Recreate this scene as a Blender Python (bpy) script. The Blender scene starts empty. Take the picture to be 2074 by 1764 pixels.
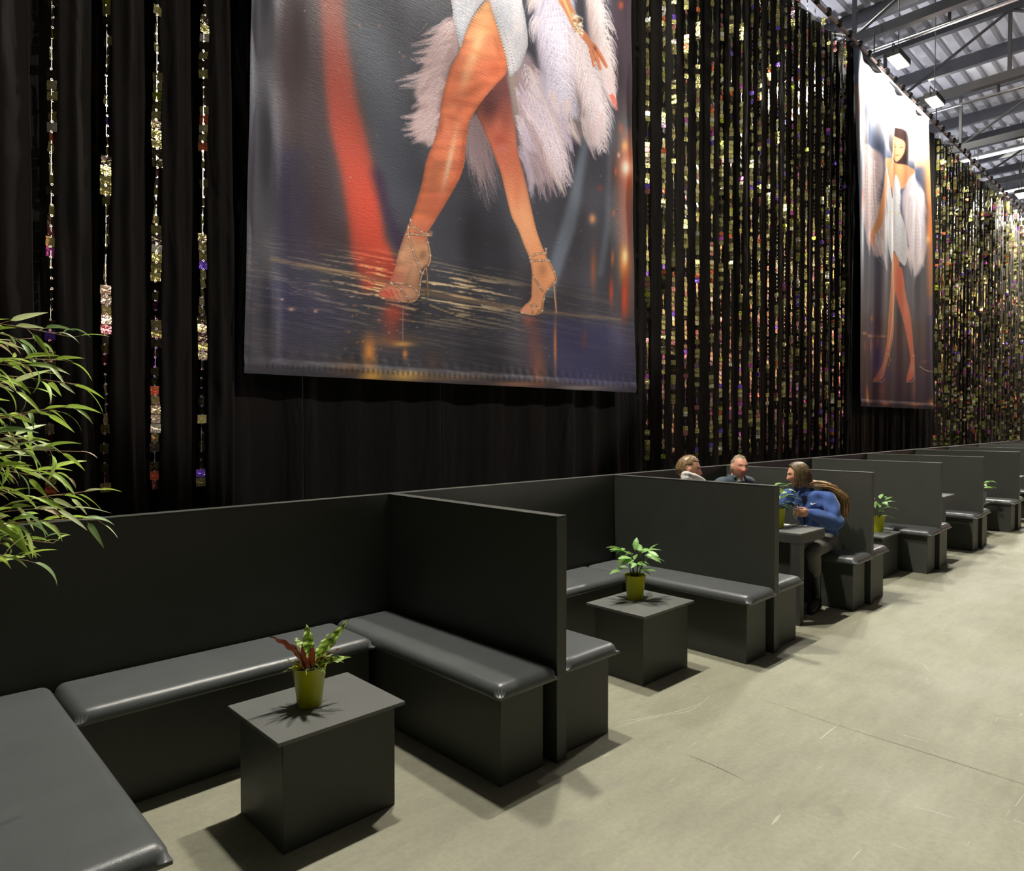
import bpy, bmesh, math, random
import numpy as np
from mathutils import Vector, Matrix

SC = bpy.context.scene
COL = SC.collection
PI = math.pi
rnd = random.Random(7)

# ---------------------------------------------------------------- camera
AX = math.atan2(1453.0, 1394.0)          # the row of booths recedes this far right of the view axis
PITCH = -math.atan(26 / 1394.0)
cam_d = bpy.data.cameras.new('camera')
cam_d.sensor_width = 36.0
cam_d.lens = 1394.0 / 2074.0 * 36.0
cam_d.clip_end = 200
cam = bpy.data.objects.new('camera', cam_d)
COL.objects.link(cam)
cam.location = (0, 0, 1.65)
cam.rotation_euler = (PI / 2 + PITCH, 0, AX - PI / 2)
SC.camera = cam

# ---------------------------------------------------------------- view and world
SC.view_settings.view_transform = 'Standard'
SC.view_settings.look = 'None'
SC.view_settings.gamma = 1.0
SC.view_settings.use_curve_mapping = False
SC.view_settings.exposure = 0.0
world = bpy.data.worlds.new('hall_world')
SC.world = world
world.use_nodes = True
world.node_tree.nodes['Background'].inputs[0].default_value = (0.55, 0.6, 0.75, 1)
world.node_tree.nodes['Background'].inputs[1].default_value = 0.018


def area_light(name, loc, target, power, sx, sy, col=(1, 1, 1), spread=180):
    d = bpy.data.lights.new(name, 'AREA')
    d.shape = 'RECTANGLE'; d.size = sx; d.size_y = sy
    d.energy = power; d.color = col; d.spread = math.radians(spread)
    o = bpy.data.objects.new(name, d)
    COL.objects.link(o)
    o.location = loc
    o.rotation_euler = (Vector(target) - Vector(loc)).to_track_quat('-Z', 'Y').to_euler()
    return o


def spot_light(name, loc, target, power, angle, blend, radius, col=(1, 1, 1)):
    d = bpy.data.lights.new(name, 'SPOT')
    d.energy = power; d.color = col; d.spot_size = math.radians(angle); d.spot_blend = blend
    d.shadow_soft_size = radius
    o = bpy.data.objects.new(name, d)
    COL.objects.link(o)
    o.location = loc
    o.rotation_euler = (Vector(target) - Vector(loc)).to_track_quat('-Z', 'Y').to_euler()
    return o


WARM = (1.0, 0.96, 0.84)
# floodlights above the banners (their housings are built further down)
FLOODS = [(3.1, 3.93, 7.70), (4.83, 3.93, 7.70), (12.76, 3.93, 7.75), (14.81, 3.93, 7.73), (22.6, 3.93, 7.75), (24.6, 3.93, 7.75)]
for fx, fy, fz in FLOODS:
    area_light('flood_light_beam', (fx, fy - 0.02, fz - 0.09), (fx, fy - 0.12, 0), 400, 0.34, 0.17, WARM)
# added unseen spots across the hall, each aimed to brighten a banner
spot_light('banner_fill_spot', (5.5, -8.5, 8.3), (3.7, 4.2, 4.70), 3100, 30.5, 0.12, 0.12, (1, 0.95, 0.86))
spot_light('banner_fill_spot', (11.5, -9.5, 8.3), (13.8, 4.2, 4.9), 480, 23, 0.35, 0.12, (1, 0.95, 0.88))
# hall lamps above and behind the curtain: they reach the aisle only, the curtain shades the booths
for hx in (3, 8, 13, 18, 24, 30):
    area_light('hall_lamp_beam', (hx, 4.95, 9.35), (hx, -1.2, 0), 85, 0.5, 0.5, (1.0, 0.97, 0.80))
# hall lamps above the aisle behind the camera, low level
for hx, hy in ((2, -9), (12, -9), (22, -8)):
    area_light('hall_lamp_beam', (hx, hy, 9.2), (hx, hy, 0), 12, 0.8, 0.8, (1.0, 0.97, 0.84))
# added unseen area lights pointing up, put in to brighten the roof
for hx in (9, 17, 26, 36):
    area_light('added_roof_fill', (hx, 8.5, 5.0), (hx, 7.0, 12), 270, 0.8, 0.8, (0.90, 0.92, 1.0))
area_light('added_roof_fill', (24, -6, 6.0), (24, -5, 12), 160, 0.8, 0.8, (0.90, 0.92, 1.0))

# coloured stage spots down the hall, trained on the plaque strands
for (lp, tp, c, p, an) in (((27, -6, 5.0), (8.5, 4.2, 3.2), (1, .16, .04), 520, 22), ((31, -8, 7.0), (9.5, 4.2, 3.6), (1, .14, .10), 620, 20), ((23, -5, 4.6), (8, 4.2, 3.0), (1, .10, .55), 300, 24),
                           ((25, -8, 3.6), (9, 4.2, 2.8), (.30, .06, 1), 420, 22), ((20, -4, 3.2), (7.5, 4.2, 2.6), (.32, .10, 1), 220, 24), ((22, -8, 8.4), (8.5, 4.2, 5.6), (1, .85, .45), 520, 26),
                           ((30, -5, 8.6), (10, 4.2, 5.0), (1, .9, .6), 700, 20), ((42, -10, 6.0), (20, 4.2, 3.2), (1, .15, .06), 1100, 22), ((40, -9, 4.5), (21, 4.2, 2.6), (.34, .08, 1), 900, 22),
                           ((38, -12, 5.2), (19, 4.2, 3.0), (1, .12, .5), 700, 22), ((44, -8, 8.2), (20, 4.2, 4.0), (1, .85, .45), 1500, 26), ((36, -7, 8.0), (19, 4.2, 3.0), (1, .88, .5), 900, 26),
                           ((4, -9, 4.2), (1.1, 4.2, 3.0), (1, .2, .06), 420, 15), ((2.4, -9, 6.2), (1.0, 4.2, 3.3), (1, .9, .6), 700, 18), ((6, -9, 3.4), (1.2, 4.2, 2.9), (.35, .08, 1), 700, 14),
                           ((5, -8, 8.2), (1.1, 4.2, 3.2), (1, .85, .5), 520, 16), ((12, -8, 6.4), (7.5, 4.2, 3.6), (1, .9, .6), 260, 26)):
    spot_light('stage_spot_beam', lp, tp, p * (0.8 if c[2] in (.45, .6, .5) and c[1] > .5 else (0.25 if c[2] == 1 else 0.42)), an, 0.6, 0.10, c)


# ================================================================ helpers
def setp(o, label=None, cat=None, group=None, kind=None):
    if label: o['label'] = label
    if cat: o['category'] = cat
    if group: o['group'] = group
    if kind: o['kind'] = kind
    return o


def link(name, me, mats, parent=None, loc=None, smooth=False):
    o = bpy.data.objects.new(name, me)
    COL.objects.link(o)
    if mats is not None and len(me.materials) == 0:
        for m in (mats if isinstance(mats, (list, tuple)) else [mats]):
            me.materials.append(m)
    if parent is not None: o.parent = parent
    if loc is not None: o.location = loc
    if smooth:
        me.polygons.foreach_set('use_smooth', [True] * len(me.polygons))
    return o


def obj(name, bm, mats, parent=None, loc=None, smooth=False, angle=None):
    me = bpy.data.meshes.new(name)
    bm.normal_update()
    bm.to_mesh(me)
    bm.free()
    o = link(name, me, mats, parent, loc, smooth)
    if angle is not None:
        me.polygons.foreach_set('use_smooth', [True] * len(me.polygons))
        me.set_sharp_from_angle(angle=math.radians(angle))
    return o


def empty(name, loc=(0, 0, 0), rz=0, label=None, cat=None, group=None):
    o = bpy.data.objects.new(name, None)
    o.empty_display_size = 0.1
    COL.objects.link(o)
    o.location = loc
    o.rotation_euler = (0, 0, rz)
    return setp(o, label, cat, group)


def copy_tree(o, parent=None):
    c = o.copy()
    COL.objects.link(c)
    if parent is not None: c.parent = parent
    for ch in list(o.children):
        copy_tree(ch, c)
    return c


def add_box(bm, x0, x1, y0, y1, z0, z1, bev=0.0, seg=2):
    r = bmesh.ops.create_cube(bm, size=1.0)
    vs = r['verts']
    bmesh.ops.scale(bm, vec=(x1 - x0, y1 - y0, z1 - z0), verts=vs)
    bmesh.ops.translate(bm, vec=((x0 + x1) / 2, (y0 + y1) / 2, (z0 + z1) / 2), verts=vs)
    if bev > 0:
        es = list({e for v in vs for e in v.link_edges})
        bmesh.ops.bevel(bm, geom=es, offset=bev, segments=seg, affect='EDGES', profile=0.5)


def box(name, x0, x1, y0, y1, z0, z1, mat, parent=None, bev=0.0, seg=2, smooth=False):
    bm = bmesh.new()
    add_box(bm, x0, x1, y0, y1, z0, z1, bev, seg)
    return obj(name, bm, mat, parent, angle=40 if bev else None)


def frame_for(d):
    d = d.normalized()
    a = Vector((0, 0, 1)) if abs(d.z) < 0.9 else Vector((1, 0, 0))
    u = d.cross(a).normalized()
    return u, d.cross(u).normalized()


def add_tube(bm, pts, rad, seg=8, caps=True, side=None):
    """sweep; rad a number, a list of numbers, or a list of (ra, rb) pairs with side = direction of ra"""
    pts = [Vector(p) for p in pts]
    n = len(pts)
    rr = []
    for i in range(n):
        r = rad[i] if isinstance(rad, (list, tuple)) else rad
        rr.append(r if isinstance(r, (list, tuple)) else (r, r))
    rings = []
    u_prev = None
    for i in range(n):
        d = (pts[min(i + 1, n - 1)] - pts[max(i - 1, 0)]).normalized()
        if side is not None:
            s = Vector(side)
            u = (s - d * s.dot(d)).normalized()
        elif u_prev is None:
            u = frame_for(d)[0]
        else:
            u = (u_prev - d * u_prev.dot(d)).normalized()
        u_prev = u
        v = d.cross(u)
        rings.append([bm.verts.new(pts[i] + u * (rr[i][0] * math.cos(2 * PI * k / seg)) + v * (rr[i][1] * math.sin(2 * PI * k / seg))) for k in range(seg)])
    for i in range(n - 1):
        a, b = rings[i], rings[i + 1]
        for k in range(seg):
            bm.faces.new((a[k], a[(k + 1) % seg], b[(k + 1) % seg], b[k]))
    if caps:
        bm.faces.new(list(reversed(rings[0])))
        bm.faces.new(rings[-1])


def add_lathe(bm, prof, seg=24, c=(0, 0, 0), cap_bottom=False, cap_top=False):
    rings = []
    for r, z in prof:
        rings.append([bm.verts.new((c[0] + r * math.cos(2 * PI * k / seg), c[1] + r * math.sin(2 * PI * k / seg), c[2] + z)) for k in range(seg)])
    for a, b in zip(rings, rings[1:]):
        for k in range(seg):
            bm.faces.new((a[k], a[(k + 1) % seg], b[(k + 1) % seg], b[k]))
    if cap_bottom: bm.faces.new(list(reversed(rings[0])))
    if cap_top: bm.faces.new(rings[-1])


def add_sphere(bm, c, r, u=16, v=12, scale=(1, 1, 1), rot=None):
    res = bmesh.ops.create_uvsphere(bm, u_segments=u, v_segments=v, radius=r)
    bmesh.ops.scale(bm, vec=scale, verts=res['verts'])
    if rot is not None:
        bmesh.ops.rotate(bm, cent=(0, 0, 0), matrix=rot, verts=res['verts'])
    bmesh.ops.translate(bm, vec=c, verts=res['verts'])


def np_mesh(name, co, quads):
    me = bpy.data.meshes.new(name)
    nv, nf = len(co), len(quads)
    k = quads.shape[1]
    me.vertices.add(nv)
    me.vertices.foreach_set('co', np.ascontiguousarray(co, np.float32).ravel())
    me.loops.add(nf * k)
    me.loops.foreach_set('vertex_index', np.ascontiguousarray(quads, np.int32).ravel())
    me.polygons.add(nf)
    me.polygons.foreach_set('loop_start', np.arange(0, nf * k, k, dtype=np.int32))
    me.polygons.foreach_set('loop_total', np.full(nf, k, np.int32))
    me.update(calc_edges=True)
    return me


def grid_quads(nu, nv):
    i = np.arange((nu - 1) * (nv - 1))
    r, c = i // (nu - 1), i % (nu - 1)
    a = r * nu + c
    return np.stack([a, a + 1, a + nu + 1, a + nu], 1)


# ---------------------------------------------------------------- materials
def srgb(r, g, b):
    f = lambda c: (c / 255 / 12.92) if c / 255 <= 0.04045 else ((c / 255 + 0.055) / 1.055) ** 2.4
    return (f(r), f(g), f(b), 1)


def mat(name, col, rough=0.6, metal=0.0, spec=0.5, bump=0.0, bscale=50, vary=0.0, vscale=5, sheen=0.0, trans=0.0,
        emit=None, estr=0.0, sss=0.0, alpha=1.0, stretch=None, ior=1.45, coat=0.0):
    m = bpy.data.materials.new(name)
    m.use_nodes = True
    nt = m.node_tree
    b = nt.nodes['Principled BSDF']
    b.inputs['Base Color'].default_value = col
    b.inputs['Roughness'].default_value = rough
    b.inputs['Metallic'].default_value = metal
    b.inputs['Specular IOR Level'].default_value = spec
    b.inputs['Transmission Weight'].default_value = trans
    b.inputs['IOR'].default_value = ior
    if sheen:
        b.inputs['Sheen Weight'].default_value = sheen
        b.inputs['Sheen Roughness'].default_value = 0.4
    if coat: b.inputs['Coat Weight'].default_value = coat
    if emit is not None:
        b.inputs['Emission Color'].default_value = emit
        b.inputs['Emission Strength'].default_value = estr
    tc = nt.nodes.new('ShaderNodeTexCoord')
    src = tc.outputs['Object']
    if stretch:
        mp = nt.nodes.new('ShaderNodeMapping')
        mp.inputs['Scale'].default_value = stretch
        nt.links.new(src, mp.inputs[0]); src = mp.outputs[0]
    if vary:
        n = nt.nodes.new('ShaderNodeTexNoise')
        n.inputs['Scale'].default_value = vscale; n.inputs['Detail'].default_value = 5
        nt.links.new(src, n.inputs['Vector'])
        mx = nt.nodes.new('ShaderNodeMix'); mx.data_type = 'RGBA'
        mx.inputs[6].default_value = tuple(c * (1 - vary) for c in col[:3]) + (1,)
        mx.inputs[7].default_value = tuple(min(1, c * (1 + vary)) for c in col[:3]) + (1,)
        nt.links.new(n.outputs[0], mx.inputs[0])
        nt.links.new(mx.outputs[2], b.inputs['Base Color'])
        mr = nt.nodes.new('ShaderNodeMapRange')
        mr.inputs[3].default_value = max(0.03, rough - 0.07); mr.inputs[4].default_value = min(1, rough + 0.07)
        nt.links.new(n.outputs[0], mr.inputs[0]); nt.links.new(mr.outputs[0], b.inputs['Roughness'])
    if bump:
        n2 = nt.nodes.new('ShaderNodeTexNoise')
        n2.inputs['Scale'].default_value = bscale; n2.inputs['Detail'].default_value = 4
        nt.links.new(src, n2.inputs['Vector'])
        bp = nt.nodes.new('ShaderNodeBump')
        bp.inputs['Strength'].default_value = bump; bp.inputs['Distance'].default_value = 0.01
        nt.links.new(n2.outputs[0], bp.inputs['Height']); nt.links.new(bp.outputs[0], b.inputs['Normal'])
    return m


def vcol_mat(name, rough=0.5, spec=0.5, bump=0.0, bscale=(1, 1, 1), attr='Col', sss=0.0, sheen=0.0):
    m = mat(name, (0.5, 0.5, 0.5, 1), rough, spec=spec, bump=bump, bscale=60, stretch=bscale, sheen=sheen)
    nt = m.node_tree
    a = nt.nodes.new('ShaderNodeAttribute'); a.attribute_name = attr
    nt.links.new(a.outputs['Color'], nt.nodes['Principled BSDF'].inputs['Base Color'])
    if sss:
        nt.nodes['Principled BSDF'].inputs['Subsurface Weight'].default_value = sss
        nt.nodes['Principled BSDF'].inputs['Subsurface Radius'].default_value = (0.02, 0.008, 0.004)
    return m


def set_vcol(me, rgb, name='Col'):
    at = me.color_attributes.new(name, 'FLOAT_COLOR', 'POINT')
    a = np.ones((len(rgb), 4), np.float32)
    a[:, :3] = rgb
    at.data.foreach_set('color', a.ravel())


M_PAINT = mat('black_painted_board', (0.052, 0.054, 0.047, 1), 0.48, spec=0.5, bump=0.08, bscale=160, vary=0.12, vscale=6)
M_TOP = mat('black_paint_lit_top', (0.125, 0.128, 0.120, 1), 0.45, spec=0.5, bump=0.04, bscale=120, vary=0.08, vscale=7)  # the boards' black paint, made lighter for the light on the tops
M_VINYL = mat('black_vinyl', (0.088, 0.093, 0.096, 1), 0.34, spec=0.55, bump=0.10, bscale=240, vary=0.10, vscale=4)
M_SEAM = mat('vinyl_seam', (0.02, 0.02, 0.02, 1), 0.5)
M_LIME = mat('lime_plastic', (0.50, 0.52, 0.012, 1), 0.28, spec=0.5)
M_LIME.node_tree.nodes['Principled BSDF'].inputs['Subsurface Weight'].default_value = 0.25
M_LIME.node_tree.nodes['Principled BSDF'].inputs['Subsurface Radius'].default_value = (0.02, 0.02, 0.004)
M_GREYPOT = mat('violet_grey_plastic', (0.16, 0.15, 0.24, 1), 0.35)
M_SOIL = mat('potting_soil', (0.03, 0.022, 0.014, 1), 0.9, bump=0.6, bscale=120, vary=0.5, vscale=80)
M_STEEL = mat('grey_painted_steel', (0.075, 0.075, 0.085, 1), 0.55, vary=0.15, vscale=2)
M_GALV = mat('galvanised_pipe', (0.62, 0.60, 0.62, 1), 0.32, metal=0.85)
M_WHITE = mat('white_china', (0.85, 0.85, 0.85, 1), 0.3)
M_GLASS = mat('clear_glass', (1, 1, 1, 1), 0.02, trans=1.0, ior=1.18)
M_WINE = mat('sparkling_wine', (1.0, 0.86, 0.55, 1), 0.05, trans=0.72, ior=1.2)


def floor_material():
    m = bpy.data.materials.new('worn_concrete'); m.use_nodes = True
    nt = m.node_tree; b = nt.nodes['Principled BSDF']
    N = nt.nodes.new; L = nt.links.new
    tc = N('ShaderNodeTexCoord')

    def noise(sc, det=6, rough=0.6, vec=None, dist=0.0):
        n = N('ShaderNodeTexNoise'); n.inputs['Scale'].default_value = sc; n.inputs['Detail'].default_value = det
        n.inputs['Roughness'].default_value = rough; n.inputs['Distortion'].default_value = dist
        L(vec or tc.outputs['Object'], n.inputs['Vector']); return n.outputs[0]

    def ramp(fac, p0, p1, c0, c1):
        r = N('ShaderNodeValToRGB'); r.color_ramp.elements[0].position = p0; r.color_ramp.elements[1].position = p1
        r.color_ramp.elements[0].color = c0; r.color_ramp.elements[1].color = c1
        L(fac, r.inputs[0]); return r.outputs[0]

    def mix(a, bb, fac, mode='MIX'):
        x = N('ShaderNodeMix'); x.data_type = 'RGBA'; x.blend_type = mode
        if isinstance(fac, float): x.inputs[0].default_value = fac
        else: L(fac, x.inputs[0])
        L(a, x.inputs[6])
        if isinstance(bb, tuple): x.inputs[7].default_value = bb
        else: L(bb, x.inputs[7])
        return x.outputs[2]
    base = ramp(noise(0.55, 8, 0.62, dist=0.6), 0.3, 0.72, (0.235, 0.228, 0.168, 1), (0.375, 0.365, 0.272, 1))
    mp = N('ShaderNodeMapping'); mp.inputs['Rotation'].default_value = (0, 0, 0.5); mp.inputs['Scale'].default_value = (1.2, 6.5, 1)
    L(tc.outputs['Object'], mp.inputs[0])
    streak = ramp(noise(1.6, 9, 0.68, mp.outputs[0], 0.3), 0.36, 0.70, (0.90, 0.90, 0.90, 1), (1.06, 1.06, 1.05, 1))
    c = mix(base, streak, 1.0, 'MULTIPLY')
    fine = ramp(noise(38, 5, 0.7), 0.3, 0.75, (0.88, 0.88, 0.88, 1), (1.1, 1.1, 1.1, 1))
    c = mix(c, fine, 1.0, 'MULTIPLY')
    spots = ramp(noise(5.5, 3, 0.5), 0.66, 0.74, (0, 0, 0, 1), (1, 1, 1, 1))
    c = mix(c, (0.20, 0.20, 0.165, 1), mix(spots, (0.5, 0.5, 0.5, 1), 1.0, 'MULTIPLY'))
    # pale scratches: thin bands of a stretched noise
    mp2 = N('ShaderNodeMapping'); mp2.inputs['Rotation'].default_value = (0, 0, -0.35); mp2.inputs['Scale'].default_value = (0.9, 14, 1)
    L(tc.outputs['Object'], mp2.inputs[0])
    sc = ramp(noise(2.4, 2, 0.4, mp2.outputs[0], 0.8), 0.735, 0.76, (0, 0, 0, 1), (0.45, 0.45, 0.45, 1))
    c = mix(c, (0.62, 0.60, 0.48, 1), sc)
    L(c, b.inputs['Base Color'])
    rr = ramp(noise(1.4, 5, 0.6), 0.3, 0.7, (0.42, 0.42, 0.42, 1), (0.68, 0.68, 0.68, 1))
    L(rr, b.inputs['Roughness'])
    bp = N('ShaderNodeBump'); bp.inputs['Strength'].default_value = 0.35; bp.inputs['Distance'].default_value = 0.01
    L(noise(22, 8, 0.7), bp.inputs['Height']); L(bp.outputs[0], b.inputs['Normal'])
    b.inputs['Specular IOR Level'].default_value = 0.35
    return m


def fabric_material():
    m = mat('black_molton_fabric', (0.010, 0.009, 0.0088, 1), 0.85, spec=0.12, sheen=0.05)
    nt = m.node_tree; N = nt.nodes.new; L = nt.links.new
    b = nt.nodes['Principled BSDF']
    b.inputs['Sheen Tint'].default_value = (0.6, 0.55, 0.5, 1)
    tc = N('ShaderNodeTexCoord'); mp = N('ShaderNodeMapping'); mp.inputs['Scale'].default_value = (3.4, 3.4, 0.9)
    mp.inputs['Rotation'].default_value = (0, 0.35, 0)
    L(tc.outputs['Object'], mp.inputs[0])
    n = N('ShaderNodeTexNoise'); n.inputs['Scale'].default_value = 1.8; n.inputs['Detail'].default_value = 2; n.inputs['Distortion'].default_value = 0.8
    L(mp.outputs[0], n.inputs['Vector'])
    bp = N('ShaderNodeBump'); bp.inputs['Strength'].default_value = 0.6; bp.inputs['Distance'].default_value = 0.06
    L(n.outputs[0], bp.inputs['Height']); L(bp.outputs[0], b.inputs['Normal'])
    return m


def plaque_material():
    m = bpy.data.materials.new('iridescent_foil'); m.use_nodes = True
    nt = m.node_tree; b = nt.nodes['Principled BSDF']; N = nt.nodes.new; L = nt.links.new
    g = N('ShaderNodeNewGeometry'); oi = N('ShaderNodeObjectInfo')
    a = N('ShaderNodeMath'); a.operation = 'ADD'
    L(g.outputs['Random Per Island'], a.inputs[0]); L(oi.outputs['Random'], a.inputs[1])
    f = N('ShaderNodeMath'); f.operation = 'FRACT'; L(a.outputs[0], f.inputs[0])
    r = N('ShaderNodeValToRGB'); r.color_ramp.interpolation = 'CONSTANT'
    cols = [(0.0, (0.60, 0.56, 0.22)), (0.30, (0.36, 0.33, 0.13)), (0.50, (0.80, 0.72, 0.42)), (0.57, (0.07, 0.06, 0.035)),
            (0.77, (0.85, 0.82, 0.70)), (0.82, (0.50, 0.20, 0.20)), (0.875, (0.95, 0.24, 0.10)), (0.90, (0.75, 0.16, 0.62)),
            (0.92, (0.30, 0.16, 0.95)), (0.95, (0.52, 0.60, 0.06)), (0.98, (0.34, 0.24, 0.32))]
    e = r.color_ramp.elements
    e[0].position = 0; e[0].color = cols[0][1] + (1,)
    e[1].position = cols[1][0]; e[1].color = cols[1][1] + (1,)
    for p, c in cols[2:]:
        x = e.new(p); x.color = c + (1,)
    L(f.outputs[0], r.inputs[0]); L(r.outputs[0], b.inputs['Base Color'])
    b.inputs['Metallic'].default_value = 0.85
    b.inputs['Roughness'].default_value = 0.21
    tc = N('ShaderNodeTexCoord'); n = N('ShaderNodeTexNoise'); n.inputs['Scale'].default_value = 42; n.inputs['Detail'].default_value = 2
    L(tc.outputs['Object'], n.inputs['Vector'])
    bp = N('ShaderNodeBump'); bp.inputs['Strength'].default_value = 0.55; bp.inputs['Distance'].default_value = 0.012
    L(n.outputs[0], bp.inputs['Height']); L(bp.outputs[0], b.inputs['Normal'])
    return m


M_FLOOR = floor_material()
M_FABRIC = fabric_material()
M_PLAQUE = plaque_material()

# ================================================================ the setting
box('floor', -14, 48, -22, 12, -0.12, 0.0, M_FLOOR)
setp(bpy.data.objects['floor'], kind='structure')

M_DECK = mat('ribbed_metal_deck', (0.70, 0.69, 0.75, 1), 0.5, metal=0.15, vary=0.12, vscale=1.5)
bm = bmesh.new()
pts = []
y = -22.0
while y < 12:
    pts += [(y, 9.70), (y + 0.14, 9.70), (y + 0.17, 9.78), (y + 0.27, 9.78), (y + 0.30, 9.70)]
    y += 0.30
va = [bm.verts.new((-14, p[0], p[1])) for p in pts]
vb = [bm.verts.new((48, p[0], p[1])) for p in pts]
for i in range(len(pts) - 1):
    if pts[i] != pts[i + 1]:
        bm.faces.new((va[i], va[i + 1], vb[i + 1], vb[i]))
bmesh.ops.remove_doubles(bm, verts=bm.verts, dist=1e-4)
ceil_o = obj('ceiling', bm, M_DECK)
setp(ceil_o, kind='structure')
md = ceil_o.modifiers.new('thick', 'SOLIDIFY'); md.thickness = 0.004

# ---------------------------------------------------------------- roof trusses
ORD = ['nearest', 'second', 'third', 'fourth', 'fifth', 'sixth', 'seventh', 'eighth', 'ninth', 'tenth', 'eleventh', 'twelfth']
M_JOIST = mat('dark_joist_steel', (0.13, 0.13, 0.145, 1), 0.55)
for i in range(10):
    X = 9.25 + 3.4 * i
    t = empty('roof_truss', (X, 0, 8.2), label='%s grey steel roof truss from the camera, crossing under the ribbed ceiling' % ORD[i],
              cat='truss', group='steel roof trusses')
    y0, y1 = -14.0, 10.0
    box('bottom_chord', -0.07, 0.07, y0, y1, 0.0, 0.16, M_STEEL, t)
    box('top_chord', -0.07, 0.07, y0, y1, 1.30, 1.50, M_STEEL, t)
    k = 0
    y = y1 - 0.4 - (i % 2) * 0.6
    while y > y0 + 2.2:
        if X > 8:
            bm = bmesh.new(); add_box(bm, -0.03, 0.03, y - 0.03, y + 0.03, 0.14, 1.32); obj('post', bm, M_STEEL, t)
            bm = bmesh.new(); add_tube(bm, [(0, y, 0.14), (0, y - 2.2, 1.32)] if k % 2 == 0 else [(0, y, 1.32), (0, y - 2.2, 0.14)], 0.028, 6)
            obj('diagonal', bm, M_STEEL, t)
        y -= 2.2; k += 1
    # pale conduit slung under the chord
    bm = bmesh.new(); add_tube(bm, [(0.16, y1 - 1, -0.14), (0.16, y0 + 1, -0.14)], 0.028, 8)
    obj('conduit', bm, M_GALV, t, smooth=True)
    for yy in (3.2, 0.4, -3.0):
        bm = bmesh.new(); add_box(bm, 0.14, 0.18, yy - 0.02, yy + 0.02, -0.15, 0.05); obj('conduit_clip', bm, M_STEEL, t)
for i in range(9):
    X = 10.95 + 3.4 * i
    t = box('ceiling_joist', X - 0.06, X + 0.06, -14, 10, 9.42, 9.69, M_JOIST)
    setp(t, '%s dark ceiling joist from the camera, running between two trusses' % ORD[i], 'joist', 'dark ceiling joists')

# ---------------------------------------------------------------- tube lights under the trusses
M_TUBE = mat('lit_tube', (1, 1, 1, 1), 0.4, emit=(0.86, 0.9, 1, 1), estr=7.0)
tube_l = ['bright white tube light under the truss right of the narrow banner', 'second bright tube light back, nearer the right edge of the photo',
          'third tube light back, lowest one at the right edge']
for i in range(3):
    X = 19.45 + 3.4 * i
    t = empty('tube_light', (X, 3.5, 7.98), label=tube_l[i], cat='light', group='tube lights under the trusses')
    box('housing', -0.07, 0.07, -1.5, 1.25, 0.0, 0.05, M_STEEL, t)
    bm = bmesh.new(); add_tube(bm, [(0, -1.45, -0.03), (0, 1.2, -0.03)], 0.028, 10); obj('tube', bm, M_TUBE, t, smooth=True)
    for yy in (-1.0, 0.8):
        bm = bmesh.new(); add_tube(bm, [(0, yy, 0.05), (-0.1, yy, 0.23)], 0.006, 5); obj('hanger', bm, M_STEEL, t)

# ---------------------------------------------------------------- floodlights
M_LAMP = mat('lit_flood_glass', (1, 1, 1, 1), 0.3, emit=(1, 0.95, 0.80, 1), estr=40)
M_BLACKM = mat('black_metal', (0.02, 0.02, 0.022, 1), 0.45)
fl = {2: 'left one of the two lit floodlights by the top of the narrow banner', 3: 'right one of the two lit floodlights by the top of the narrow banner',
      0: 'floodlight above the left half of the wide banner', 1: 'floodlight above the right half of the wide banner',
      4: 'floodlight far down the hall on the left of its pair', 5: 'floodlight farthest down the hall'}
for i, (fx, fy, fz) in enumerate(FLOODS):
    t = empty('floodlight', (fx, fy, fz), label=fl[i], cat='light', group='floodlights over the banners')
    bm = bmesh.new(); add_box(bm, -0.28, 0.28, -0.11, 0.11, -0.04, 0.06, 0.012)
    obj('housing', bm, M_BLACKM, t)
    bm = bmesh.new(); add_box(bm, -0.25, 0.25, -0.09, 0.09, -0.055, -0.038)
    obj('lamp_glass', bm, M_LAMP, t)
    bm = bmesh.new()
    add_tube(bm, [(-0.29, 0, 0), (-0.29, 0, 0.16), (0.29, 0, 0.16), (0.29, 0, 0)], 0.01, 6)
    obj('bracket', bm, M_BLACKM, t)
    bm = bmesh.new(); add_tube(bm, [(0, 0, 0.16), (0, 0, 9.72 - fz)], 0.008, 6)
    obj('hanging_rod', bm, M_STEEL, t)
# ================================================================ booths
DX = [0.12, 2.51, 4.80, 6.71, 8.85, 10.77, 13.00, 15.0, 17.25, 19.2, 21.4]      # right face of each divider
TH = 0.07
YF, YB = 2.23, 3.66
PEOPLE = 2
bn = ['the nearest booth', 'the second booth', 'the occupied third booth', 'the fourth booth',
      'the fifth booth', 'the sixth booth', 'the seventh booth', 'the eighth booth', 'the ninth booth', 'the tenth booth']


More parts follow.
